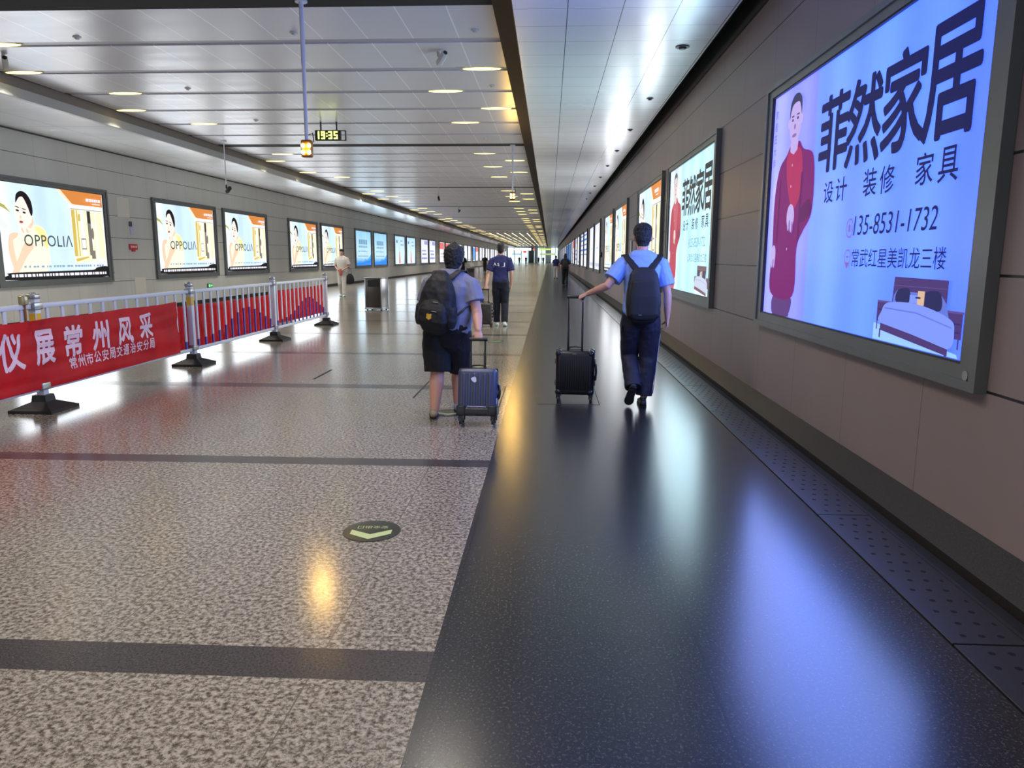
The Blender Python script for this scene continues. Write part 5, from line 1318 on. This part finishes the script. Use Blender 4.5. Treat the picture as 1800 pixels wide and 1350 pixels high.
link('strap', strap_on(sA, [(-1.035, 6.8, 1.27, 'b'), (-1.05, 6.8, 1.29, 'b'), (-1.06, 6.95, 1.3, 't'), (-1.06, 7.02, 1.3, 't'), (-1.06, 7.1, 1.22, 'f'), (-1.05, 7.1, 1.10, 'f')], 0.030, 0.009), t, M_NYL2, True)
link('webbing', strap_on(sA, [(-0.93, 6.74, 0.90, 'b'), (-0.86, 6.8, 0.96, 'b'), (-0.80, 6.85, 1.01, 'b'), (-0.77, 6.85, 1.04, 'b'), (-0.76, 6.93, 1.08, 's'), (-0.78, 7.05, 1.10, 's')], 0.012, 0.005), t, M_NYL, True)

# --- tall man in light blue T-shirt and navy trousers
J = dict(pelvis=(0.925, 7.56, 0.965), neck=(0.925, 7.58, 1.535), chin=(0.925, 7.60, 1.595), head_h=0.232, head_w=1.12, tyaw=0.0, nod=-0.05,
    shoL=(0.735, 7.575, 1.435), elbL=(0.582, 7.50, 1.225), wriL=(0.392, 7.66, 1.135), handL=((-0.85,0.35,-0.42), (0.1,0.35,-0.9), (-0.4,0.8,0.3), (1.0,1.2,0.8), 0.8),
    shoR=(1.115, 7.575, 1.430), elbR=(1.185, 7.545, 1.145), wriR=(1.192, 7.555, 0.905), handR=((0.02,0.12,-1), (-1,0.1,0), (-0.1,1,0), (0.7,0.9,0.6), 0.6),
    hipL=(0.845, 7.57, 0.945), kneL=(0.840, 7.70, 0.50), ankL=(0.862, 7.455, 0.195), heelL=(0.855, 7.385, 0.215), toeL=(0.805, 7.475, -0.0), upL=(0.1, 0.75, 0.45),
    hipR=(1.015, 7.56, 0.945), kneR=(1.022, 7.62, 0.50), ankR=(0.985, 7.565, 0.095), heelR=(0.972, 7.50, 0.0), toeR=(0.985, 7.78, 0.0))
MB = dict(skin=M_SKIN, top=mat('light blue tee cloth', (128,158,226), 0.8, bump=0.12, bscale=40), bottom=mat('navy track cloth', (12,14,36), 0.75), shoe=mat('black trainer', (22,22,26), 0.6), sole=mat('black trainer sole', (18,18,20), 0.7))
J['toeL'] = (0.815, 7.50, 0.012)
manB = person('person', 'tall man in light blue T-shirt and navy trousers walking away by right wall', J, 0.0055, MALE, 0.0, 'shirt', 'trousers', MB, 1.03, 0.72, -0.14, loose=0.026, hairstyle='crop', legloose=0.030, cuff=0.02)
# white seam stripe on the outer right trouser leg
bm = bmesh.new(); h_, k_, a_ = V(J['hipR']), V(J['kneR']), V(J['ankR'])
tube(bm, [h_+V((.108,0,-.05)), lerp(h_,k_,.5)+V((.112,0,0)), k_+V((.094,0,0)), lerp(k_,a_,.5)+V((.092,0,0)), lerp(k_,a_,.92)+V((.088,0,0))], [(.004,.010)]*5, side=(1,0,0), seg=8)
o = link('side_stripe', mesh_from_bm(bm, 'side_stripe', 60), manB, mat('white stripe', (206,214,236), 0.6), True); o['label'] = 'white stripe down the outer seam'
bm = bmesh.new(); rbox(bm, (0.727, 7.52, 0.76), (0.745, 7.60, 0.83), 0.006, 1); link('pocket_flap', mesh_from_bm(bm, 'flap'), manB, M_NYL, True)
pc = V((0.925, 7.385, 0.905)); R = Matrix.Identity(3)
t = thing('backpack', 'slim black laptop backpack worn by man in light blue shirt', 'backpack', pc)
bm = bmesh.new()
rounded_pack(bm, pc, R, [(0.0,.135,.055,.0),(0.03,.162,.072,.0),(0.15,.172,.080,.0),(0.24,.168,.078,.004),(0.36,.150,.068,.012),(0.43,.136,.056,.020),(0.462,.118,.044,.024)], 28, 3.6)
link('pack_body', remeshed(bm, 'pack_body', 0.0055, 4), t, mat('dark navy nylon', (10,11,18), 0.65, bump=0.1, bscale=60), True)
bm = bmesh.new(); rounded_pack(bm, pc, R, [(0.015,.122,.03,-.06),(0.05,.140,.034,-.064),(0.22,.138,.03,-.062),(0.36,.115,.024,-.048)], 24, 3.4); link('front_pocket', remeshed(bm, 'front_pocket', 0.0055, 4), t, M_NYL, True)
bm = bmesh.new(); tube(bm, [pc+V((-.032,.03,.448)), pc+V((-.022,.03,.478)), pc+V((.022,.03,.478)), pc+V((.032,.03,.448))], [.007]*4, seg=8); link('top_loop', mesh_from_bm(bm, 'loop', 60), t, M_NYL, True)
bm = bmesh.new(); rbox(bm, (-.024,-.0985,.040), (.008,-.094,.049), .002, 1); bmesh.ops.translate(bm, verts=bm.verts, vec=pc+V((-.03,.0,0)))
link('logo', mesh_from_bm(bm, 'logo'), t, mat('silver logo', (120,124,130), 0.3, 0.5), True)
for sx in (-1, 1):
    c_ = 0.925
    link('strap', strap_on(shirt_of(manB), [(c_+sx*.055, 7.4, 1.365, 'b'), (c_+sx*.085, 7.4, 1.41, 'b'), (c_+sx*.118, 7.4, 1.455, 'b'), (c_+sx*.145, 7.4, 1.485, 'b'), (c_+sx*.165, 7.55, 1.5, 't'), (c_+sx*.170, 7.61, 1.5, 't'), (c_+sx*.165, 7.7, 1.44, 'f'), (c_+sx*.155, 7.7, 1.32, 'f')], 0.034, 0.009), t, M_NYL, True)

# --- generic walkers
def walker(x, yy, h, face=0.0, stride=0.14, lift=0.0, arms='down', width=1.0):
    """walking pose; face = heading, 0 walks away from the camera"""
    k = h/1.75; R = Matrix.Rotation(face, 3, 'Z')
    def P(a, b, z): q = R @ V((a*k*width, b*k, 0)); return (x+q.x, yy+q.y, z*k)
    D = lambda a, b, z: tuple(R @ V((a, b, z)))
    s = stride
    J = dict(pelvis=P(0,0,.93), neck=P(0,.01,1.475), chin=P(0,.02,1.53), head_h=.222*k, tyaw=face, nod=-0.05,
        shoL=P(-.185,0,1.385), elbL=P(-.235,-.06,1.11), wriL=P(-.225,.06,.88), handL=(D(0,.2,-1), D(1,0,0), D(0,1,0), (.5,.6,.4), .5),
        shoR=P(.185,0,1.385), elbR=P(.235,-.03,1.11), wriR=P(.225,.02,.87), handR=(D(0,.1,-1), D(-1,0,0), D(0,1,0), (.5,.6,.4), .5),
        hipL=P(-.085,0,.91), kneL=P(-.088,.04+s*.4,.485), ankL=P(-.09,s,.085), heelL=P(-.09,s-.06,.0), toeL=P(-.10,s+.20,.0),
        hipR=P(.085,0,.91), kneR=P(.088,.05-s*.1,.485), ankR=P(.09,-s,.10), heelR=P(.09,-s-.06,.022), toeR=P(.10,-s+.19,.0))
    return J, k, P, D
M_NAVY = mat('navy polo cloth', (28,30,84), 0.8); M_DNAVY = mat('dark navy trousers cloth', (12,13,30), 0.8); M_WHITEC = mat('white cotton', (206,200,188), 0.8); M_OFF = mat('off white trousers cloth', (196,190,180), 0.8)
M_BLK = mat('black cotton', (9,9,10), 0.85); M_WSHOE = mat('white trainer', (206,220,214), 0.6); M_DK = mat('dark shoe', (30,28,28), 0.6)
# man in navy
J, k, P, D = walker(-1.065, 16.40, 1.79, 0.0, 0.10)
J['elbL'] = (-1.33, 16.34, 1.13); J['wriL'] = (-1.365, 16.20, 0.89); J['handL'] = ((0,-0.35,-0.9), (0.3,0.9,-0.3), (1,0,0), (1.2,1.3,0.9), 0.8)
manC = person('person', 'man in navy polo shirt walking away in the middle distance', J, 0.008, MALE, 0.0, 'polo_shirt', 'trousers', dict(skin=M_SKIN, top=M_NAVY, bottom=M_DNAVY, shoe=M_WSHOE, sole=M_WSHOE), k, 0.72, -0.05, loose=0.020, hairstyle='crop')
bm = bmesh.new()
for s_, a, b, z0, z1 in (('A', -0.155, -0.085, 1.315, 1.385), ('S', -0.065, -0.02, 1.315, 1.375), ('J', 0.06, 0.10, 1.30, 1.385)):
    text_into(bm, s_, a, z0, b, z1, 0, 0, 0.02)
for a, b in ((-0.15, -0.01), (0.02, 0.11)): quad(bm, [(a,1.292,0), (b,1.292,0), (b,1.297,0), (a,1.297,0)])
sh = [c for c in manC.children if c.name.startswith('polo_shirt')][0]
bmt = bmesh.new(); bmt.from_mesh(sh.data); bv = BVHTree.FromBMesh(bmt); org = V(full(manC).translation)
bmesh.ops.triangulate(bm, faces=bm.faces)
for v in bm.verts:
    h = bv.ray_cast(V((v.co.x, -1.0, v.co.y)), V((0,1,0))); v.co = V((v.co.x, (h[0].y-0.006) if h[0] is not None else -0.13, v.co.y))
bmt.free(); me = bpy.data.meshes.new('lettering'); bm.to_mesh(me); bm.free(); link('shirt_lettering', me, manC, mat('white print', (226,226,240), 0.6))
# man in white walking towards the camera with a black bag
J, k, P, D = walker(-7.87, 28.2, 1.77, PI, 0.16)
J['elbL'] = P(-.25,-.02,1.13); J['wriL'] = P(-.12,.17,1.02); J['handL'] = (D(.7,.5,-.3), D(.3,-.2,-1), D(.2,.5,1), (.8,.9,.5), .7)
J['elbR'] = P(.25,-.02,1.13); J['wriR'] = P(.14,.17,1.02); J['handR'] = (D(-.7,.5,-.3), D(-.3,-.2,-1), D(-.2,.5,1), (.8,.9,.5), .7)
manD = person('person', 'man in white T-shirt and white trousers walking toward the camera at left', J, 0.010, MALE, PI, 'shirt', 'trousers', dict(skin=M_SKIN, top=M_WHITEC, bottom=M_OFF, shoe=M_WSHOE), k, 0.75, -0.03, loose=0.035, hairstyle='crop')
q = V(P(0, .22, .93)); bm = bmesh.new(); tube(bm, [q+V((0,0,-.13)), q+V((0,0,.0)), q+V((0,0,.08))], [(.055,.03), (.06,.035), (.05,.03)], seg=12, exp=3)
o = link('red_pouch', mesh_from_bm(bm, 'red_pouch', 60), None, mat('dull red pouch', (170,90,80), 0.6)); tag(o, 'dull red pouch held in front by the man in white', 'pouch')
q = V(P(-.30, .04, .68)); t = thing('handbag', 'black handbag hanging from the arm of the man in white', 'bag', q)
bm = bmesh.new(); tube(bm, [q+V((0,0,-.15)), q+V((0,0,-.05)), q+V((0,0,.08)), q+V((0,0,.15))], [(.15,.06), (.165,.07), (.13,.055), (.08,.03)], seg=16, exp=3); link('bag_body', remeshed(bm, 'bag_body', 0.01, 3), t, M_NYL, True)
bm = bmesh.new(); tube(bm, [q+V((-.05,0,.14)), q+V((-.03,0,.36)), V(J['elbL'])+V((-.03,-.01,-.045)), q+V((.04,0,.36)), q+V((.05,0,.14))], [.009]*5, seg=8); link('bag_handle', mesh_from_bm(bm, 'bag_handle', 60), t, M_NYL, True)
# distant walkers
def far(x, yy, h, face, label, topc, botc, shoe=M_DK, hair='crop', **kw):
    J, k, P, D = walker(x, yy, h, face, 0.12)
    return person('person', label, J, 0.016, MALE, face, 'shirt', kw.pop('bottom', 'trousers'), dict(skin=M_SKIN, top=topc, bottom=botc, shoe=shoe), k, 0.7, -0.03, hairstyle=hair, **kw), P
pE, P = far(0.84, 40.3, 1.66, 0.0, 'woman in black with long hair walking near the right skirting', M_BLK, M_BLK, hair='long')
q = V(P(0, -.19, 1.18)); t = thing('backpack', 'black backpack on the woman in black by the right wall', 'backpack', q)
bm = bmesh.new(); rounded_pack(bm, q, Matrix.Identity(3), [(-.2,.14,.07,0),(-.1,.16,.09,0),(.1,.15,.08,.01),(.2,.1,.05,.02)]); link('pack_body', remeshed(bm, 'pack_body', 0.012, 3), t, M_NYL, True)
bm = bmesh.new(); tube(bm, [q+V((-.04,.03,.2)), q+V((0,.03,.235)), q+V((.04,.03,.2))], [.01]*3, seg=8); link('top_loop', mesh_from_bm(bm, 'loop', 60), t, M_NYL, True)
far(0.46, 53.5, 1.62, 0.0, 'person in navy top and white bottoms walking left of the woman in black', M_NAVY, M_OFF)
far(1.0, 47.0, 1.74, 0.0, 'person in bright blue top mostly hidden behind the woman in black', mat('bright blue cotton', (60,110,200), 0.8), M_DNAVY)
far(-6.45, 75.0, 1.72, PI, 'distant person in black walking in mid hall left of navy man', M_BLK, M_BLK)
pG, P = far(-5.35, 46.0, 1.74, PI, 'person in black with a pale bag behind the heavy man’s head', M_BLK, M_BLK)
q = V(P(-.30, .02, .95)); t = thing('tote_bag', 'pale tote bag carried by the person in black behind the heavy man', 'bag', q)
bm = bmesh.new(); rbox(bm, (q.x-.17, q.y-.05, q.z-.2), (q.x+.17, q.y+.05, q.z+.15), .03, 2); link('bag_body', mesh_from_bm(bm, 'bag_body', 40), t, mat('pale canvas', (190,186,180), 0.8), True)
bm = bmesh.new(); tube(bm, [q+V((-.08,0,.14)), q+V((-.05,0,.33)), q+V((.05,0,.33)), q+V((.08,0,.14))], [.01]*4, seg=8); link('bag_handle', mesh_from_bm(bm, 'bag_handle', 60), t, mat('pale canvas', (190,186,180), 0.8), True)
for x, yy, lab, c1, c2 in ((-8.6, 165, 'tiny far figure leftmost in the bright end of the tunnel', M_BLK, M_BLK), (-6.9, 172, 'tiny far figure in dark clothes left of the slim column', M_DNAVY, M_BLK), (-5.0, 160, 'tiny far figure beside the slim white column', M_BLK, M_DNAVY), (-2.6, 180, 'tiny far figure right of the slim white column', M_BLK, M_BLK), (-1.4, 168, 'tiny far figure under the long green sign', M_DNAVY, M_BLK)):
    far(x, yy, 1.7, random.choice((0.0, PI)), lab, c1, c2)
